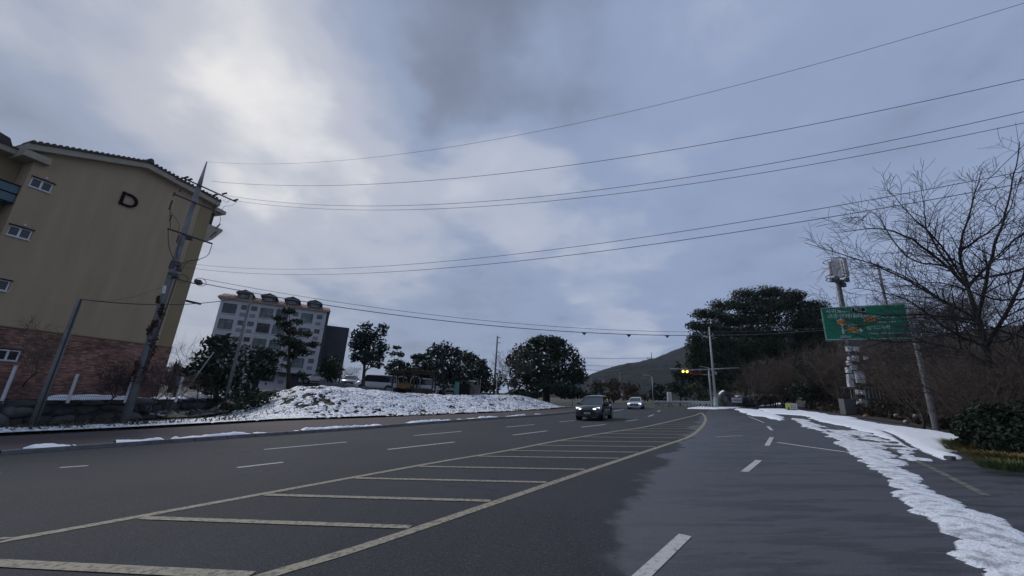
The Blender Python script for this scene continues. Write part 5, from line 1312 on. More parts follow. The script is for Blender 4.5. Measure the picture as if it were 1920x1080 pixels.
for i, (bl, base, Y, lab) in enumerate(pines):
    q = at(*base, Y); px_tree('pine_tree', bl, base, Y, lab, 'tree', 'pines of the dark clump beyond the junction', 'pine', dens=1.15, size=.26, trunk_r=.22, grow=1.2, seed=40 + i, flat=True, up=.55, base_h=rise_z(q[0], Y) if False else gz(q[0], Y), shell=.4)
for i, (bl, base, Y, lab) in enumerate((
        ([(1412, 715, 20, 12), (1430, 700, 18, 12), (1428, 728, 26, 12)], (1424, 760), 70, 'dark evergreen shrub above the basalt wall'),
        ([(1506, 690, 20, 14), (1520, 712, 24, 18), (1500, 730, 26, 18), (1530, 742, 30, 18), (1560, 752, 22, 14)], (1520, 772), 50, 'large dark shrub behind the yellow board'),
        ([(1460, 728, 22, 14), (1475, 744, 22, 12)], (1470, 764), 63, 'dark shrub left of the yellow board'))):
    px_tree('evergreen_shrub', bl, base, Y, lab, 'shrub', None, 'dark', dens=.9, size=.3, seed=60 + i, base_h=gz(at(*base, Y)[0], Y) - .1)

# ---- bare trees
def place_bare(proto, X, Yv, z, sc, rz):
    c = copy_tree(proto); c.location = (X, Yv, z); c.scale = (sc, sc, sc * (.9 + .3 * random.random())); c.rotation_euler = (0, 0, rz); return c
protos = []
for k in range(4):
    tk, br = bare_tree_proto(100 + k, H=6.0, r=.09, depth=3, kids=5, spread=.58, n0=6, minr=.011)
    root = thing('bare_tree', (0, 0, 0), '', 'tree'); tk.build('trunk', BARK, root, smooth=True); br.build('branch', TWIG, root); protos.append(root)
THL = 'leafless brown tree in the dense thicket behind the right-hand verge'
spots = []
rg = np.random.default_rng(77)
for zi, (px0, px1, Y0, Y1, n, s0_, s1_) in enumerate(((1365, 1480, 68, 77, 10, .85, 1.15), (1420, 1560, 52, 60, 12, .8, 1.1), (1540, 1700, 41, 50, 12, .7, 1.05), (1680, 1800, 28, 40, 12, .65, 1.0), (1690, 1960, 20, 30, 14, .6, .85), (1810, 2000, 15, 22, 6, .5, .7), (1800, 1990, 12.3, 14.5, 6, .38, .5), (1600, 1900, 52, 66, 14, 1.0, 1.4))):
    for i in range(n):
        px = px0 + (px1 - px0) * (i + rg.random()) / n; Yv = Y0 + (Y1 - Y0) * rg.random(); q = at(px, 760, Yv)
        spots.append((q[0], Yv, s0_ + (s1_ - s0_) * rg.random(), zi))
first = [True] * 4
ZN = ['above the basalt sign wall', 'behind the yellow notice board', 'behind the antenna mast', 'between the antenna mast and the sign post', 'right of the sign post', 'around the mossy limb at the right edge', 'low and just behind the cherry trunk', 'standing tall in the back rank']
for i, (x, y, s, zi) in enumerate(spots):
    k = i % 4; z = max(gz(x, y), rise_z(x, y)) - .1
    if first[k]:
        c = protos[k]; c.location = (x, y, z); c.scale = (s, s, s); first[k] = False
    else: c = place_bare(protos[k], x, y, z, s, rg.random() * 6.3)
    c['label'] = 'leafless brown thicket tree ' + ZN[zi]; c['group'] = 'bare trees ' + ZN[zi]
def single_bare(px, py, Y, H, seed, label, m=TWIG, z=None, depth=3, r=.08, minr=.010, bark=BARK):
    tk, br = bare_tree_proto(seed, H=H, r=r, depth=depth, kids=5, n0=5, minr=minr); q = at(px, py, Y)
    root = thing('bare_tree', (q[0], Y, tz(q[0], Y) if z is None else z), label, 'tree'); tk.build('trunk', bark, root, smooth=True); br.build('branch', m, root); return root
single_bare(955, 742, 52, 5.2, 201, 'thin leafless brown tree left of the big round tree')
single_bare(375, 740, 60, 11, 202, 'pale leafless tree between the olive building and the grey one', mat('pale_twigs', (.16, .15, .15), .9, .2, 1))
single_bare(650, 722, 75, 6.5, 203, 'small pale leafless tree right of the dark side block', MATS['pale_twigs'])
single_bare(52, 700, 22.5, 3.2, 204, 'small leafless tree at the left against the olive wall', mat('olive_brown_twigs', (.11, .085, .06), .9, .2, 1), minr=.006, r=.04, z=gz(-30, 22.5) + 2.3)
single_bare(205, 745, 24.2, 1.9, 205, 'small dark leafless shrub before the brick base', TWIGD, z=gz(-25, 24.2) + 1.25, minr=.008, r=.04)
single_bare(285, 748, 25.5, 2.6, 206, 'tangled leafless brown shrub right of the tall pole', mat('rusty_twigs', (.07, .045, .04), .9, .3, 1), z=gz(-24, 26) + .9, minr=.008, r=.04)
single_bare(315, 750, 28, 2.2, 207, 'low tangled brown shrub below the parked white van', MATS['rusty_twigs'], z=gz(-24, 28) + 1.0, minr=.008, r=.04)
single_bare(240, 748, 25.0, 2.2, 208, 'leafless reddish shrub left of the tall pole', MATS['rusty_twigs'], z=gz(-24, 25) + 1.2, minr=.007, r=.04)

# ---- foreground cherry tree
def cherry():
    rng = np.random.default_rng(31); B = at(1888, 812, 13.8); B[2] = gz(B[0], 13.8); root = thing('cherry_tree', B, 'large leafless cherry tree spreading dark twigs over the right side', 'tree')
    L_ = lambda px, py, Y: at(px, py, Y * 1.45) - B
    fork = L_(1858, 690, 9.6); f2 = L_(1835, 600, 9.9)
    tr = MB().tube([(0, 0, -.2), L_(1880, 760, 9.5), fork, f2, L_(1815, 540, 10.2)], [.16, .14, .12, .09, .06], 10)
    tr.build('trunk', mat('mossy_bark', (.018, .017, .015), .9, .3, 3, .7), root, smooth=True)
    lm = MB(); lm.tube([L_(1872, 752, 9.5), L_(1895, 742, 9.2), L_(1930, 705, 8.8), L_(1990, 640, 8.3)], [.12, .115, .11, .09], 9); lm.build('mossy_limb', mat('moss_green_bark', (.04, .043, .026), .95, .3, 4, .7), root, smooth=True)
    out = []
    tg = [((1858, 690, 9.6), (1800, 655, 10), (1735, 640, 10.6), (1690, 622, 11.2), .055), ((1835, 600, 9.9), (1760, 560, 10.4), (1660, 505, 11), (1508, 455, 12), .05),
          ((1835, 600, 9.9), (1740, 590, 10.5), (1640, 590, 11.3), (1540, 575, 12), .045), ((1815, 540, 10.2), (1740, 470, 10.5), (1660, 430, 11), (1568, 436, 11.5), .045),
          ((1815, 540, 10.2), (1765, 460, 10.2), (1705, 400, 10.4), (1662, 352, 10.6), .04), ((1790, 510, 10.2), (1742, 440, 10.2), (1732, 390, 10.3), (1726, 343, 10.4), .035),
          ((1815, 540, 10.2), (1800, 470, 9.8), (1820, 390, 9.8), (1842, 315, 9.8), .045), ((1835, 600, 9.9), (1860, 480, 9.4), (1890, 380, 9.0), (1912, 265, 8.8), .05),
          ((1850, 650, 9.7), (1900, 560, 8.8), (1940, 470, 8.5), (1960, 380, 8.2), .05), ((1780, 500, 10.3), (1700, 480, 10.6), (1640, 400, 11), (1612, 418, 11.2), .03),
          ((1735, 640, 10.6), (1660, 640, 11), (1600, 625, 11.5), (1560, 600, 12), .03), ((1850, 650, 9.7), (1780, 620, 9.6), (1700, 560, 9.8), (1600, 540, 10), .04),
          ((1760, 560, 10.4), (1700, 520, 10.2), (1620, 490, 10.4), (1545, 482, 10.6), .03), ((1800, 470, 9.8), (1860, 430, 9.4), (1890, 400, 9), (1915, 330, 8.8), .03),
          ((1940, 640, 9), (1850, 612, 9.3), (1740, 596, 9.8), (1625, 604, 10.3), .03), ((1940, 560, 8.8), (1860, 560, 9.2), (1760, 530, 9.6), (1640, 545, 10.2), .03), ((1930, 500, 8.8), (1850, 520, 9.2), (1770, 500, 9.6), (1690, 440, 10), .03), ((1940, 590, 8.8), (1880, 640, 9.2), (1800, 625, 9.6), (1700, 640, 10.2), .028), ((1940, 420, 8.6), (1880, 470, 9), (1820, 530, 9.4), (1760, 620, 9.8), .026),
          ((1815, 540, 10.2), (1850, 500, 9.4), (1885, 470, 9), (1930, 430, 8.6), .04), ((1800, 655, 10), (1790, 600, 10.3), (1770, 570, 10.5), (1700, 600, 11), .035)]
    for a, b, c, d, r in tg:
        Q = [L_(*a), L_(*b), L_(*c), L_(*d)]; Q = [2 * Q[0] - Q[1]] + Q + [2 * Q[-1] - Q[-2]]; pts = []
        for i in range(1, 4):
            for k in range(5):
                t = k / 5; A_, B_, C_, D_ = Q[i - 1], Q[i], Q[i + 1], Q[i + 2]
                pts.append(.5 * (2 * B_ + (C_ - A_) * t + (2 * A_ - 5 * B_ + 4 * C_ - D_) * t * t + (3 * B_ - A_ - 3 * C_ + D_) * t ** 3) + rng.normal(size=3) * .014)
        pts.append(Q[4]); n = len(pts); rr = [max(.009, r * 1.35 * (1 - .88 * i / n)) for i in range(n)]
        out.append((pts, rr, 3))
        for i in range(2, n - 1):
            for _ in range(1 if rng.random() < .4 else 2):
                t = pts[i + 1] - pts[i]; t /= np.linalg.norm(t); s = rng.normal(size=3); s -= t * (s @ t); s /= np.linalg.norm(s)
                branch_lines(pts[i], t * .8 + s * .75 + np.array([0, 0, .15]), .6 + 1.25 * rng.random() * (1 - i / n * .5), max(.008, rr[i] * .5), 1, rng, out, .5, .05, 6, .0062)
    lines_mesh(out).build('branch', TWIGD, root)
cherry()
# second bare tree right behind, denser low crown
def second():
    for i, (px, Y, H, lab) in enumerate(((1960, 13, 6.0, 'leafless tree at the right edge behind the mossy limb'), (1830, 17, 5.2, 'leafless dark tree behind the cherry trunk'), (1905, 16, 5.8, 'tall leafless tree at the far right behind the cherry'))):
        tk, br = bare_tree_proto(300 + i, H=H, r=.07, depth=3, kids=4, spread=.55, n0=5, minr=.006); q = at(px, 800, Y)
        root = thing('bare_tree', (q[0], Y, gz(q[0], Y)), lab, 'tree'); tk.build('trunk', BARK, root, smooth=True); br.build('branch', TWIGD, root)
second()
# undergrowth below the thicket: dry stems nobody could count
def undergrowth():
    rng = np.random.default_rng(12); lines = []
    for i in range(3400):
        px = 1545 + 400 * rng.random(); Y = np.interp(px, [1545, 1620, 1757, 1950], [43, 34, 20.2, 12.5]) + rng.random() ** 1.5 * 14; q = at(px, 790, Y); z = gz(q[0], Y)
        h = (.35 + 1.4 * rng.random()) ; d = np.array([rng.normal() * .5, rng.normal() * .5, 1.0]); p0 = np.array([q[0], Y, z]); p1 = p0 + d * h * .5 + rng.normal(size=3) * .06; p2 = p1 + (d + rng.normal(size=3) * .45) * h * .5
        w = .012; u = np.array([w, w * .3, 0]); lines.append((p0, p1, p2, u))
    V = []; F = []
    for p0, p1, p2, u in lines:
        k = len(V); V += [p0 - u, p0 + u, p1 + u * .7, p1 - u * .7, p2 + u * .25, p2 - u * .25]; F += [(k, k + 1, k + 2, k + 3), (k + 3, k + 2, k + 4, k + 5)]
    o = link_mesh('undergrowth', fast_mesh('undergrowth', V, F), mat('dry_stems', (.085, .06, .042), .95, .4, 1, island=.5)); tag(o, kind='stuff')
    # leaf litter and low brown leaves
    C = []
    for i in range(9000):
        px = 1530 + 420 * rng.random(); Y = np.interp(px, [1530, 1620, 1757, 1950], [45, 34.5, 20.0, 12.0]) + rng.random() * 14; q = at(px, 790, Y); C.append((q[0], Y, gz(q[0], Y) + .1 + rng.random() ** 2 * .8))
    C = np.array(C); a = rng.normal(size=C.shape) * .09; b = rng.normal(size=C.shape) * .09
    V = np.stack([C - a, C - b, C + a, C + b], 1).reshape(-1, 3); o = quads_mesh('fallen_leaves', [V], mat('dull_leaves', (.035, .026, .02), .9, .4, .8, island=.6), None); tag(o, kind='stuff')
undergrowth()
# big dark bush at the lower right, with grass tufts before it
def right_bush():
    B = at(1875, 850, 12.0); zB = gz(B[0], 12); root = thing('evergreen_bush', (B[0], 12, zB), 'big dark evergreen bush in the lower right corner', 'bush'); o = np.array([B[0], 12, zB]); rng = np.random.default_rng(3); V = []
    for px, py, rx, ry, Y in ((1850, 808, 46, 38, 12.0), (1815, 800, 26, 26, 12.8), (1885, 796, 48, 40, 11.5), (1905, 835, 52, 40, 11), (1868, 842, 36, 22, 11.6), (1945, 800, 52, 46, 11.2), (1835, 830, 26, 16, 12)):
        c = at(px, py, Y); k = ppm(c); R_ = np.array([rx, rx, ry]) / k
        for j in range(5):
            d = rng.normal(size=3); d /= np.linalg.norm(d); V.append(leaf_quads(c - o + d * R_ * .4, R_ * .66, 1900, .07, rng, shell=.3))
    quads_mesh('foliage', V, LEAFS['dark'], root)
    out = []
    for i in range(26):
        branch_lines((rng.normal() * .3, rng.normal() * .3, 0), (rng.normal() * .2, rng.normal() * .3, 1), .9 + rng.random() * .5, .014, 1, rng, out, .5, .1, 4, .005)
    tag(lines_mesh(out).build('stems', BARK, root), kind='stuff')
right_bush()
def grass_tuft(px, py, spread, n, h, m, label, seed):
    rng = np.random.default_rng(seed); B = gp(px, py); root = thing('grass_clump', (B[0], B[1], gz(*B[:2]) + .05), label, 'grass clump'); V = []; F = []
    for i in range(n):
        r = spread * math.sqrt(rng.random()); a = rng.random() * 6.3; p = np.array([r * math.cos(a), r * math.sin(a), 0]); ln = h * (.6 + .7 * rng.random()); d = np.array([math.cos(a) * r / spread * .7 + rng.normal() * .25, math.sin(a) * r / spread * .7 + rng.normal() * .25, 1.0])
        sd = np.cross(d, (0, 0, 1.)); sd = sd / (np.linalg.norm(sd) + 1e-6) * .011; p1 = p + d * ln * .5; p2 = p + d * ln * .85 + np.array([d[0], d[1], -.25]) * ln * .35; k = len(V)
        V += [p - sd, p + sd, p1 + sd * .8, p1 - sd * .8, p2 + sd * .1, p2 - sd * .1]; F += [(k, k + 1, k + 2, k + 3), (k + 3, k + 2, k + 4, k + 5)]
    link_mesh('blade', fast_mesh('blade', V, F), m, root); return root
GG = mat('green_grass', (.07, .10, .028), .8, .3, 2, island=.4); GY = mat('yellowing_grass', (.16, .12, .035), .8, .3, 2, island=.4)
grass_tuft(1812, 848, .42, 620, .34, GG, 'spiky green grass clump at the edge of the right-hand snow', 1)
grass_tuft(1845, 854, .5, 700, .26, GY, 'yellow-green grass clump right of the spiky green one', 2)
grass_tuft(1880, 868, .6, 800, .24, GY, 'yellowish low grass below the big dark bush', 3)
grass_tuft(1915, 888, .6, 700, .24, GG, 'green grass at the right edge of the picture', 4)
grass_tuft(1790, 836, .25, 200, .2, GG, 'small dark grass tuft in the snow', 5)
# kerb stone + boulder
bx_ = gp(1775, 862); kb2 = thing('kerb_stone', (bx_[0], bx_[1], gz(*bx_[:2])), 'dark end kerb stone beside the grass clump', 'kerb'); MB().box((0.1, 0, .05), (.22, .16, .10), rz=.3).build('block', STONE[1], kb2, bevel=.02)
def boulder(px, py, Y, sc, m, label, zoff=.0, z=None):
    q = at(px, py, Y); r_ = thing('boulder', (q[0], Y, q[2] if z is None else z), label, 'boulder'); me = stone_mesh(90 + int(px)); me.materials.append(m); s = link_mesh('rock', me, m, r_); s.scale = sc; return r_
PALE = mat('pale_granite', (.30, .28, .26), .9, .25, 3, .4)
boulder(1912, 752, 14, (.8, .8, .62), PALE, 'pale rounded boulder at the right edge behind the mossy limb')
px_tree('withered_shrub', [(366, 722, 18, 14), (384, 718, 16, 16), (372, 706, 12, 8), (396, 732, 14, 12)], (374, 745), 33, 'brown mounded shrub behind the slanting stay pole', 'shrub', None, 'olive', dens=1.1, size=.16, seed=93, trunk_r=.05)
for i, (px, py, Y, s, lab) in enumerate(((1623, 781, 33, .32, 'ochre stone at the foot of the antenna mast'), (1680, 779, 27, .22, 'small pale stone in the undergrowth, leftmost of three'), (1718, 780, 24, .22, 'small pale stone in the undergrowth, middle of three'), (1699, 791, 23, .2, 'small pinkish stone in the undergrowth, lowest of three'))):
    boulder(px, py, Y, (s * 1.4, s, s), PALE if i else mat('ochre_stone', (.30, .20, .09), .9), lab)
# stems and spiky palm by the near building
def spiky():
    rng = np.random.default_rng(5); q = at(328, 700, 36); root = thing('spiky_palm', (q[0], 36, q[2] - 1.2), 'spiky dark palm-like plant at the corner of the olive building', 'plant'); V = []; F = []
    MB().tube([(0, 0, -.5), (0, 0, 1.4)], [.22, .16], 8).build('trunk', BARK, root)
    for i in range(90):
        a = rng.random() * 6.3; el = rng.random() * 1.5 - .2; d = np.array([math.cos(a) * math.cos(el), math.sin(a) * math.cos(el), math.sin(el)]); p = np.array([0, 0, 1.3]); s = np.cross(d, (0, 0, 1.)); s = s / (np.linalg.norm(s) + 1e-6) * .05; L_ = 1.0 + .5 * rng.random(); k = len(V)
        V += [p - s * .5, p + s * .5, p + d * L_ * .5 + s, p + d * L_ * .5 - s, p + d * L_ - np.array([0, 0, .1]) + s * .05, p + d * L_ - np.array([0, 0, .1]) - s * .05]; F += [(k, k + 1, k + 2, k + 3), (k + 3, k + 2, k + 4, k + 5)]
    link_mesh('leaf', fast_mesh('leaf', V, F), LEAFS['dark'], root)
spiky()
px_tree('evergreen_shrub', [(325, 700, 16, 12), (345, 700, 16, 12), (335, 714, 22, 8)], (332, 735), 37, 'low dark shrub between the olive building and the brown boulder', 'shrub', None, 'olive', dens=.8, size=.22, seed=90)
px_tree('withered_shrub', [(432, 762, 20, 10), (458, 756, 24, 13), (488, 756, 20, 14), (506, 742, 16, 12), (470, 742, 22, 10), (440, 745, 16, 10)], (470, 782), 31, 'dark brown undergrowth covering the left shoulder of the snowy bank', 'shrub', None, 'dark', dens=.8, size=.2, seed=92, trunk_r=.05)
px_tree('evergreen_shrub', [(355, 775, 10, 5), (300, 784, 10, 4)], (330, 792), 27, 'low green weeds at the foot of the stone wall', 'shrub', None, 'olive', dens=.7, size=.12, seed=91, trunk_r=.02)
# leaves and grass poking out of the snow on the bank
def bank_tufts():
    rng = np.random.default_rng(15); n = 4200; s = TS[1] + rng.random(n) * (TS[-4] - TS[1]); d = rng.random(n) * 8.5
    T = toe_at(s); Nn = nrm_at(s); x = T[:, 0] + Nn[:, 0] * d; y = T[:, 1] + Nn[:, 1] * d
    dw_ = np.interp(s, _wsd[0], _wsd[1]); ok = (s > S_W) | (d < dw_ - .4); s, d, x, y = s[ok], d[ok], x[ok], y[ok]
    z = gz(x, y) + bank_h(s, d, x, y) + (fbm(x * 1.1, y * 1.1, 4) - .5) * .35 * sstep(d, .3, 3) + .13
    C = np.stack([x, y, z], -1); n = len(C); h = .05 + .13 * rng.random(n) ** 2; tip = C + np.stack([rng.normal(size=n) * .10, rng.normal(size=n) * .10, h], -1); w = np.stack([.03 + .03 * rng.random(n), .02 * rng.normal(size=n), np.zeros(n)], -1)
    V = np.stack([C - w, C + w, tip + w * .4, tip - w * .4], 1).reshape(-1, 3)
    tag(quads_mesh('grass_through_snow', [V], mat('dead_grass_blades', (.055, .055, .03), .9, .5, .8, island=.5), None), kind='stuff')
bank_tufts()

# ================================================================== plateau furniture
WOOD = mat('dark_stained_wood', (.045, .032, .026), .8, .3, 3, .3); ORW = mat('orange_brown_wood', (.16, .085, .03), .8, .3, 3, .3)
def shelter(px0, px1, pyt, pyb, Y, label, m=WOOD, bench=True):
    a = at(px0, pyb, Y); b = at(px1, pyb, Y); k = ppm(a); x0, x1 = a[0], b[0]; zb = tz((x0 + x1) / 2, Y); zt = at((px0 + px1) / 2, pyt, Y)[2]; root = thing('garden_shelter', ((x0 + x1) / 2, Y, zb), label, 'shelter'); w = x1 - x0; h = zt - zb
    for sx in (-.42, .42):
        for sy in (-.9, .9): MB().box((sx * w, sy, h / 2), (.16, .16, h)).build('post', m, root)
    for sy in (-.9, .9): MB().box((0, sy, h - .16), (w * .96, .12, .2)).build('beam', m, root)
    MB().box((0, 0, h + .06), (w * 1.12, 2.4, .10)).build('roof', m, root)
    n = int(w / .55)
    for i in range(n): MB().box((w * (-.5 + (i + .5) / n), 0, h + .165), (.10, 2.6, .12)).build('rafter', ORW, root)
    if bench:
        MB().box((0, 0, .55), (w * .85, 1.7, .10)).build('deck', m, root)
        MB().box((0, -.92, .80), (w * .84, .05, .45)).build('rail_panel', m, root)
    return root
shelter(736, 759, 697, 733, 47, 'small dark wooden shelter at the left, beside the orange-brown cart')
shelter(773, 815, 698, 741, 47, 'larger dark wooden shelter with a raised deck')
def cart():
    q = at(756, 738, 45.5); zb = at(756, 736, 45.5)[2]; root = thing('wooden_cart', (q[0], 45.5, zb), 'orange-brown wooden cart under the small shelter', 'cart')
    MB().box((0, 0, .75), (1.5, .9, .55)).build('box', ORW, root); MB().box((0, 0, .42), (1.6, .95, .10)).build('chassis', WOOD, root)
    for sx in (-.5, .5):
        for sy in (-.45, .45): MB().tube([(sx, sy - .05, .25), (sx, sy + .05, .25)], .25, 12).build('wheel', BLACK, root)
cart()
def arch(px, py, Y, r, label):
    q = at(px, py, Y); root = thing('garden_arch', (q[0], Y, q[2] - r), label, 'arch'); P = [(r * math.cos(a), 0, r + r * .9 * math.sin(a)) for a in np.linspace(0, math.pi, 11)]
    P = [(r, 0, -.8)] + P + [(-r, 0, -.8)]; MB().tube(P, .07, 6).build('hoop', mat('pale_hoop', (.35, .35, .36), .6), root, smooth=True)
arch(753, 716, 50, .75, 'pale round-topped arch behind the orange-brown cart')
arch(779, 714, 50, .6, 'smaller pale round-topped arch behind the larger shelter')
def shed():
    a = at(851, 741, 48); zt = at(860, 713, 48)[2]; zb = at(860, 740, 48)[2]; root = thing('garden_shed', (a[0], 48, zb), 'small turquoise-green shed with dark open doorway', 'shed'); TQ = mat('turquoise_paint', (.07, .20, .17), .7, .2, 2); w = 2.0; h = zt - zb
    MB().box((.28, .6, h * .45), (.56, 1.4, h * .9)).build('side_wall', TQ, root); MB().box((1.25, 1.2, h * .4), (1.4, .1, h * .8)).build('back_wall', WOOD, root)
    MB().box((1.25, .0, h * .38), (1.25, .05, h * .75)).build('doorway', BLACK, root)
    MB().add([(-.3, -.4, h * .98), (.9, -.4, h * 1.0), (2.0, -.4, h * .72), (2.0, 1.4, h * .72), (.9, 1.4, h), (-.3, 1.4, h * .98)], [(0, 1, 4, 5), (1, 2, 3, 4)]).build('roof', TQ, root)
    m = root.children[-1]; s = m.modifiers.new('t', 'SOLIDIFY'); s.thickness = .06
shed()
def lean(px0, px1, Y, label):
    a = at(px0, 740, Y); b = at(px1, 740, Y); zb = at(px0, 741, Y)[2]; root = thing('timber_stack', (a[0], Y, zb), label, 'screen'); w = b[0] - a[0]; rg = np.random.default_rng(6)
    for i in range(9): h = 1.2 + .9 * rg.random(); MB().box((w * (i + .5) / 9, .1 * rg.normal(), h / 2), (w / 9 * .8, .08, h)).build('board', mat('grey_old_board', (.15, .14, .13), .9, .3, 2), root)
    MB().box((w * .3, -.1, 1.7), (w * .6, .5, .06)).build('snowy_ledge', SNOW, root)
lean(878, 900, 48.5, 'stack of old grey boards right of the turquoise shed')
# grey low wall and posts before the parked cars
def low_wall():
    GW = mat('grey_garden_wall', (.13, .135, .155), .9, .2, 1, .3)
    pts = [(600, 714, 731, 43), (636, 720, 735, 42), (680, 727, 738, 41.5), (729, 731, 742, 41)]
    A0 = at(pts[0][0], pts[0][2], pts[0][3]); root = thing('garden_wall', A0, 'low blue-grey garden wall on top of the snowy bank', 'wall')
    for i in range(3):
        V = []
        for p in pts[i:i + 2]:
            for dy in (0, .25):
                for py in (p[2] + 6, p[1]): q = at(p[0], py, p[3]); V.append((q[0] - A0[0], q[1] + dy - A0[1], q[2] - A0[2]))
        MB().add(V, [(0, 1, 5, 4), (2, 6, 7, 3), (1, 3, 7, 5), (0, 4, 6, 2), (0, 2, 3, 1), (4, 5, 7, 6)]).build('wall_panel', GW, root)
    for p in pts:
        q0 = at(p[0], p[2] + 6, p[3] - .1); q1 = at(p[0], p[1] - 3, p[3] - .1); h = q1[2] - q0[2]
        MB().box((q0[0] - A0[0], q0[1] - A0[1] + .1, q0[2] - A0[2] + h / 2), (.45, .45, h)).build('pier', GW, root)
low_wall()
# far lamps and poles
def lamp(px, pyb, pyt, Y, arm_px, arm_py, label, r=.07):
    root, B, T = simple_pole((px, pyb), (px - 1, pyt), r, r * .7, label, 'street_lamp', 'street lamp', STEEL, Y=Y, base_h=at(px, pyb, Y)[2]); e = at(arm_px, arm_py, Y) - B
    MB().tube([(0, 0, T[2] - B[2]), e], r * .8, 6).build('arm', STEEL, root); MB().box(e, (.7, .25, .14)).build('lamp_head', STEEL, root)
lamp(930, 741, 707, 50, 947, 703, 'small street lamp with slanted arm left of the dome tree')
lamp(1225, 763, 706, 62, 1211, 703, 'far street lamp with arm right of the white car')
for px, b_, t_, Y, lab in ((1163, 742, 698, 110, 'far utility pole with a white sign above the dark car'), (1131, 745, 712, 120, 'thin far pole above the dark car roof'), (1115, 745, 716, 120, 'thin far pole beside the dome tree'), (1073, 758, 742, 66, 'tiny pale post at the end of the snowy bank')):
    r_, B_, T_ = simple_pole((px, b_), (px, t_), .14 if Y > 100 else .06, .1 if Y > 100 else .05, lab, Y=Y, base_h=at(px, b_, Y)[2])
    if px == 1163:
        MB().box((0, -.2, .4), (1.1, .1, .9)).build('white_sign', MATS['sign_white'], r_); MB().tube([(-1.2, 0, T_[2] - B_[2] - .6), (1.2, 0, T_[2] - B_[2] - .6)], .06, 5).build('crossarm', DSTEEL, r_)

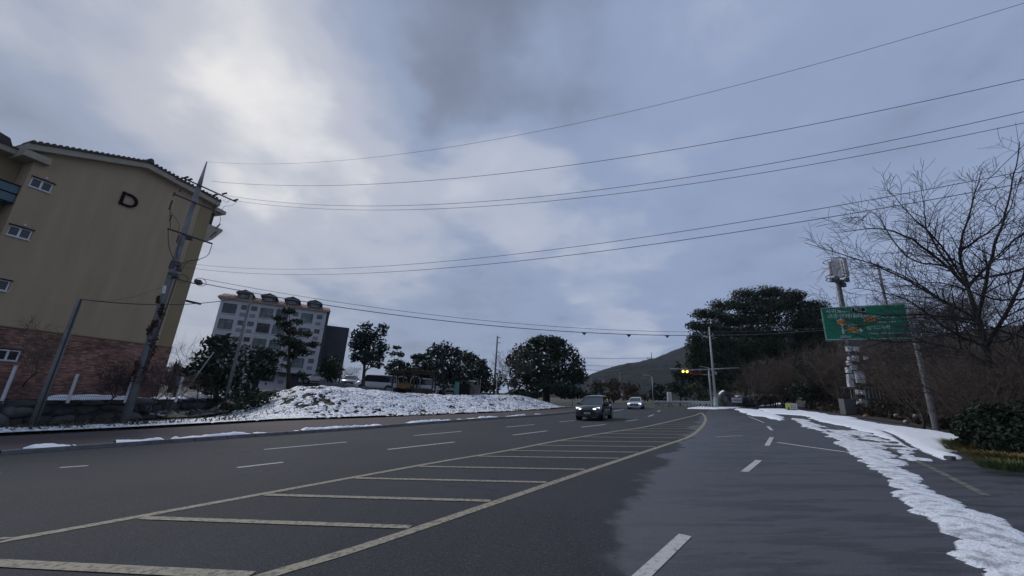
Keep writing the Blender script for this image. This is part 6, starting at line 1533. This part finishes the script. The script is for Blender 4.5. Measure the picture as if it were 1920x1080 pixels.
# ================================================================== cars
def make_car(label, paint, kind, group=None, lights=False):
    """nose towards -Y, origin on the road under the centre; kind: suv / hatch / van"""
    Lh, Wd, Ht, hood, belt = {'suv': (2.25, .93, 1.66, 1.02, 1.06), 'hatch': (2.12, .89, 1.46, .90, .93), 'van': (2.45, .92, 1.95, 1.05, 1.10)}[kind]
    root = thing('parked_car' if not lights else 'moving_car', (0, 0, 0), label, 'car', group)
    st = {'suv': [(-1.0, .82, .36, .62, .70), (-.97, .92, .24, .68, .82), (-.88, .98, .22, .74, .95), (-.55, 1.0, .22, .90, 1.01), (-.30, 1.0, .22, 1.0, 1.06), (.2, 1.0, .22, 1.02, 1.06), (.7, 1.0, .22, 1.04, 1.06), (.92, .97, .26, 1.04, 1.06), (1.0, .88, .40, .98, 1.0)],
          'hatch': [(-1.0, .80, .32, .52, .60), (-.97, .90, .20, .58, .70), (-.88, .97, .18, .64, .80), (-.6, 1.0, .18, .80, .88), (-.36, 1.0, .18, .88, .93), (.2, 1.0, .18, .90, .94), (.7, 1.0, .18, .93, .96), (.92, .96, .22, .93, .97), (1.0, .86, .34, .86, .90)],
          'van': [(-1.0, .84, .34, .66, .74), (-.96, .93, .24, .74, .90), (-.85, .98, .22, .90, 1.02), (-.7, 1.0, .22, 1.0, 1.08), (-.4, 1.0, .22, 1.05, 1.10), (.2, 1.0, .22, 1.05, 1.10), (.7, 1.0, .22, 1.05, 1.10), (.95, .98, .26, 1.05, 1.10), (1.0, .94, .36, 1.0, 1.06)]}[kind]
    mb = MB(); V = []; n = 11
    for y, w, zb, zs, zt in st:
        W_ = Wd * w
        half = [(W_ * .80, zb), (W_ * .96, zb + .10), (W_ * 1.0, (zb + zs) / 2), (W_ * .975, zs), (W_ * .86, zt - .01), (0, zt + .025)]
        V += [(-x, y * Lh, z) for x, z in half[:-1]] + [(0, y * Lh, half[-1][1])] + [(x, y * Lh, z) for x, z in half[:-1][::-1]]
    F = []
    for i in range(len(st) - 1):
        for k in range(n - 1): F.append((i * n + k, (i + 1) * n + k, (i + 1) * n + k + 1, i * n + k + 1))
        F.append((i * n + n - 1, (i + 1) * n + n - 1, (i + 1) * n, i * n))
    F.append(tuple(range(n))); F.append(tuple(range((len(st) - 1) * n, len(st) * n))[::-1])
    b = mb.add(V, F).build('body', paint, root, smooth=True)
    # greenhouse
    yA, yB, yC, yD = {'suv': (-.42, -.10, .62, .90), 'hatch': (-.45, -.08, .50, .88), 'van': (-.74, -.48, .90, .97)}[kind]
    wb, wt = Wd * .90, Wd * .70; zb, zt = belt - .02, Ht - .07
    g = [(-wb, yA * Lh, zb), (wb, yA * Lh, zb), (wb, yD * Lh, zb), (-wb, yD * Lh, zb), (-wt, yB * Lh, zt), (wt, yB * Lh, zt), (wt, yC * Lh, zt), (-wt, yC * Lh, zt)]
    CG = mat('car_glass', (.020, .025, .030), .06, .1, 1, spec=.8); WS = mat('windscreen_glass', (.045, .06, .065), .08, .2, 1, spec=.8)
    MB().add(g, [(0, 3, 7, 4), (1, 5, 6, 2), (3, 2, 6, 7)]).build('side_window', CG, root)
    MB().add([g[0], g[1], g[5], g[4]], [(0, 1, 2, 3)]).build('windscreen', WS, root)
    rf = MB(); ys = [yB * Lh - .06, yB * Lh + .25, (yB + yC) / 2 * Lh, yC * Lh, yC * Lh + .10]; V = []
    for j, y in enumerate(ys):
        w = wt * (.97 if j in (0, 4) else 1.03); dz = (-.035, .035, .06, .04, -.02)[j]
        V += [(-w, y, zt - .03), (-w * .98, y, zt + dz), (-w * .6, y, zt + dz + .03), (w * .6, y, zt + dz + .03), (w * .98, y, zt + dz), (w, y, zt - .03)]
    rf.add(V, [(j * 6 + k, j * 6 + k + 1, j * 6 + 7 + k, j * 6 + 6 + k) for j in range(4) for k in range(5)] + [(0, 1, 2, 3, 4, 5), (24, 25, 26, 27, 28, 29)]).build('roof', paint, root, smooth=True)
    for sx in (-1, 1):
        for (a, c, r) in ((0, 4, .045), (3, 7, .06)):
            p, q = np.array(g[a]), np.array(g[c]); p[0] = abs(p[0]) * sx; q[0] = abs(q[0]) * sx; MB().tube([p, q], [r, r * .8], 6).build('pillar', paint, root)
        ym = (yB + yC) * .5 * Lh; MB().tube([(sx * wb * 1.0, ym + .05, zb), (sx * wt, ym, zt)], .035, 5).build('pillar', BLACK, root)
        MB().box((sx * (Wd + .09), yA * Lh + .28, belt + .06), (.22, .12, .15)).build('wing_mirror', paint, root, bevel=.03)
    # wheels
    wr = .36 if kind != 'hatch' else .32
    for sx in (-1, 1):
        for yy in (-.62, .60):
            x = sx * (Wd - .10); arch_ = MB().tube([(x - sx * .14, yy * Lh, wr + .02), (x + sx * .112, yy * Lh, wr + .02)], wr + .075, 20).build('wheel_arch', BLACK, root)
            wl = MB().tube([(x - sx * .13, yy * Lh, wr), (x + sx * .12, yy * Lh, wr)], wr, 20).build('wheel', mat('tyre_rubber', (.018, .018, .019), .85), root)
            MB().tube([(x + sx * .118, yy * Lh, wr), (x + sx * .128, yy * Lh, wr)], wr * .64, 10).build('rim', mat('alloy_rim', (.16, .16, .17), .4, .1, 3, metal=.6), wl)
    fy = -Lh
    DKP = mat('black_trim', (.015, .015, .016), .45, .1, 3)
    MB().box((0, fy + .02, .60 if kind == 'suv' else .50), (Wd * 1.15, .10, .26)).build('grille', DKP, root, bevel=.03)
    MB().box((0, fy + .05, .32), (Wd * 1.55, .16, .16)).build('bumper', DKP if kind == 'suv' else paint, root, bevel=.04)
    LP = mat('headlight_lit', (.8, .8, .8), .2, .02, 3, emit=((.95, .97, 1), 1.6)) if lights else mat('headlight_glass', (.35, .36, .38), .15)
    for sx in (-1, 1):
        if kind == 'suv':
            MB().add([(sx * Wd * .88, fy + .16, .90), (sx * Wd * .42, fy + .00, .80), (sx * Wd * .50, fy + .00, .70), (sx * Wd * .62, fy + .0, .56), (sx * Wd * .72, fy + .03, .56), (sx * Wd * .74, fy + .05, .76), (sx * Wd * .90, fy + .20, .83)], [tuple(range(7))]).build('headlight', LP, root)
            o_ = root.children[-1]; s_ = o_.modifiers.new('t', 'SOLIDIFY'); s_.thickness = .10; s_.offset = 0
            MB().box((sx * Wd * .66, fy + .05, .42), (.34, .08, .10)).build('fog_lamp', mat('lamp_glass', (.12, .12, .13), .2), root)
        else:
            MB().box((sx * Wd * .74, fy + .14, .66), (.34, .20, .15)).build('headlight', LP, root, bevel=.04)
        MB().box((sx * Wd * .80, Lh - .03, .85), (.26, .08, .22)).build('tail_lamp', mat('red_lamp', (.22, .02, .02), .3), root)
        MB().box((sx * (Wd * .955), 0, .34), (.06, Lh * 1.1, .12)).build('sill', DKP, root)
    MB().box((0, fy - .045, .50 if kind == 'suv' else .40), (.42, .02, .11)).build('number_plate', mat('plate_white', (.55, .56, .56), .5), root)
    MB().box((0, fy - .058, .50 if kind == 'suv' else .40), (.30, .008, .045)).build('plate_lettering', DKP, root)
    MB().tube([(-Wd * .3, fy * .42, belt + .03), (0, fy * .44, belt + .035), (Wd * .1, fy * .43, belt + .04)], .012, 4).build('wiper', DKP, root)
    if lights:
        MB().box((Wd * .84, 1.1, belt - .04), (.03, 1.6, .03)).build('chrome_strip', mat('chrome', (.5, .5, .52), .2, .05, 3, metal=.9), root)
    return root
GREYP = mat('dark_grey_car_paint', (.030, .040, .048), .28, .08, 1, coat=.8, metal=.3); WHP = mat('white_car_paint', (.55, .56, .58), .3, .05, 1, coat=.6); SILP = mat('silver_car_paint', (.30, .31, .33), .35, .05, 1, coat=.6, metal=.3)
ZUP = Vector(PN)
def put(c, p, heading, tilt=True):
    """heading: ground direction of the car's nose"""
    h = Vector((heading[0], heading[1], 0)).normalized(); up = ZUP if tilt else Vector((0, 0, 1)); y = -(h - up * h.dot(up)).normalized(); x = y.cross(up).normalized()
    Mx = Matrix((x, y, up)).transposed().to_4x4(); Mx.translation = Vector((p[0], p[1], gz(p[0], p[1]) if tilt else p[2])); c.matrix_world = Mx
suv = make_car('dark grey SUV with lit headlights driving towards the camera', GREYP, 'suv', None, True)
f0 = gp(1080, 788.5); f1 = gp(1127, 789); lane = P2([(1190, 788), (1090, 801)]); hd_ = lane[1] - lane[0]; hd_ /= np.hypot(*hd_)
toc = -f0[:2] / np.hypot(*f0[:2]); hd_ = hd_ * .55 + toc * .45; hd_ /= np.hypot(*hd_)
cen = (f0[:2] + f1[:2]) / 2 - hd_ * 2.0
put(suv, cen, hd_)
wc = make_car('white hatchback with glowing headlights coming round the bend', WHP, 'hatch', None, True)
g0 = gp(1190, 767.3)[:2]; tc_ = -g0 / np.hypot(*g0); hw_ = tc_ * 1 + np.array([-.12, 0]); hw_ /= np.hypot(*hw_); put(wc, g0 - hw_ * 2.0, hw_)
def parked(px, py, Y, kind, paint, heading, label):
    c = make_car(label, paint, kind, 'parked cars on the plateau'); q = at(px, py, Y); put(c, q, heading, tilt=False); return c
parked(597, 721, 49, 'hatch', WHP, (-.9, -.3), 'white parked car with dark windows behind the low garden wall')
parked(655, 726, 50, 'hatch', SILP, (.3, -1), 'silver parked car seen behind the trunk of the open-crowned tree')
parked(705, 734, 48, 'van', WHP, (-1, -.15), 'white parked van right of the open-crowned tree trunk')
parked(737, 734, 52, 'van', WHP, (-.2, -1), 'white parked van end-on left of the small shelter')
parked(794, 738, 53, 'van', WHP, (1, -.1), 'white parked van behind the larger shelter')
parked(842, 742, 53, 'hatch', SILP, (.2, -1), 'silver parked car left of the turquoise shed')
parked(822, 742, 53, 'hatch', WHP, (-.3, -1), 'white parked car just right of the larger shelter')
parked(326, 727, 38, 'van', WHP, (.9, -.5), 'white parked van at the corner of the olive building')
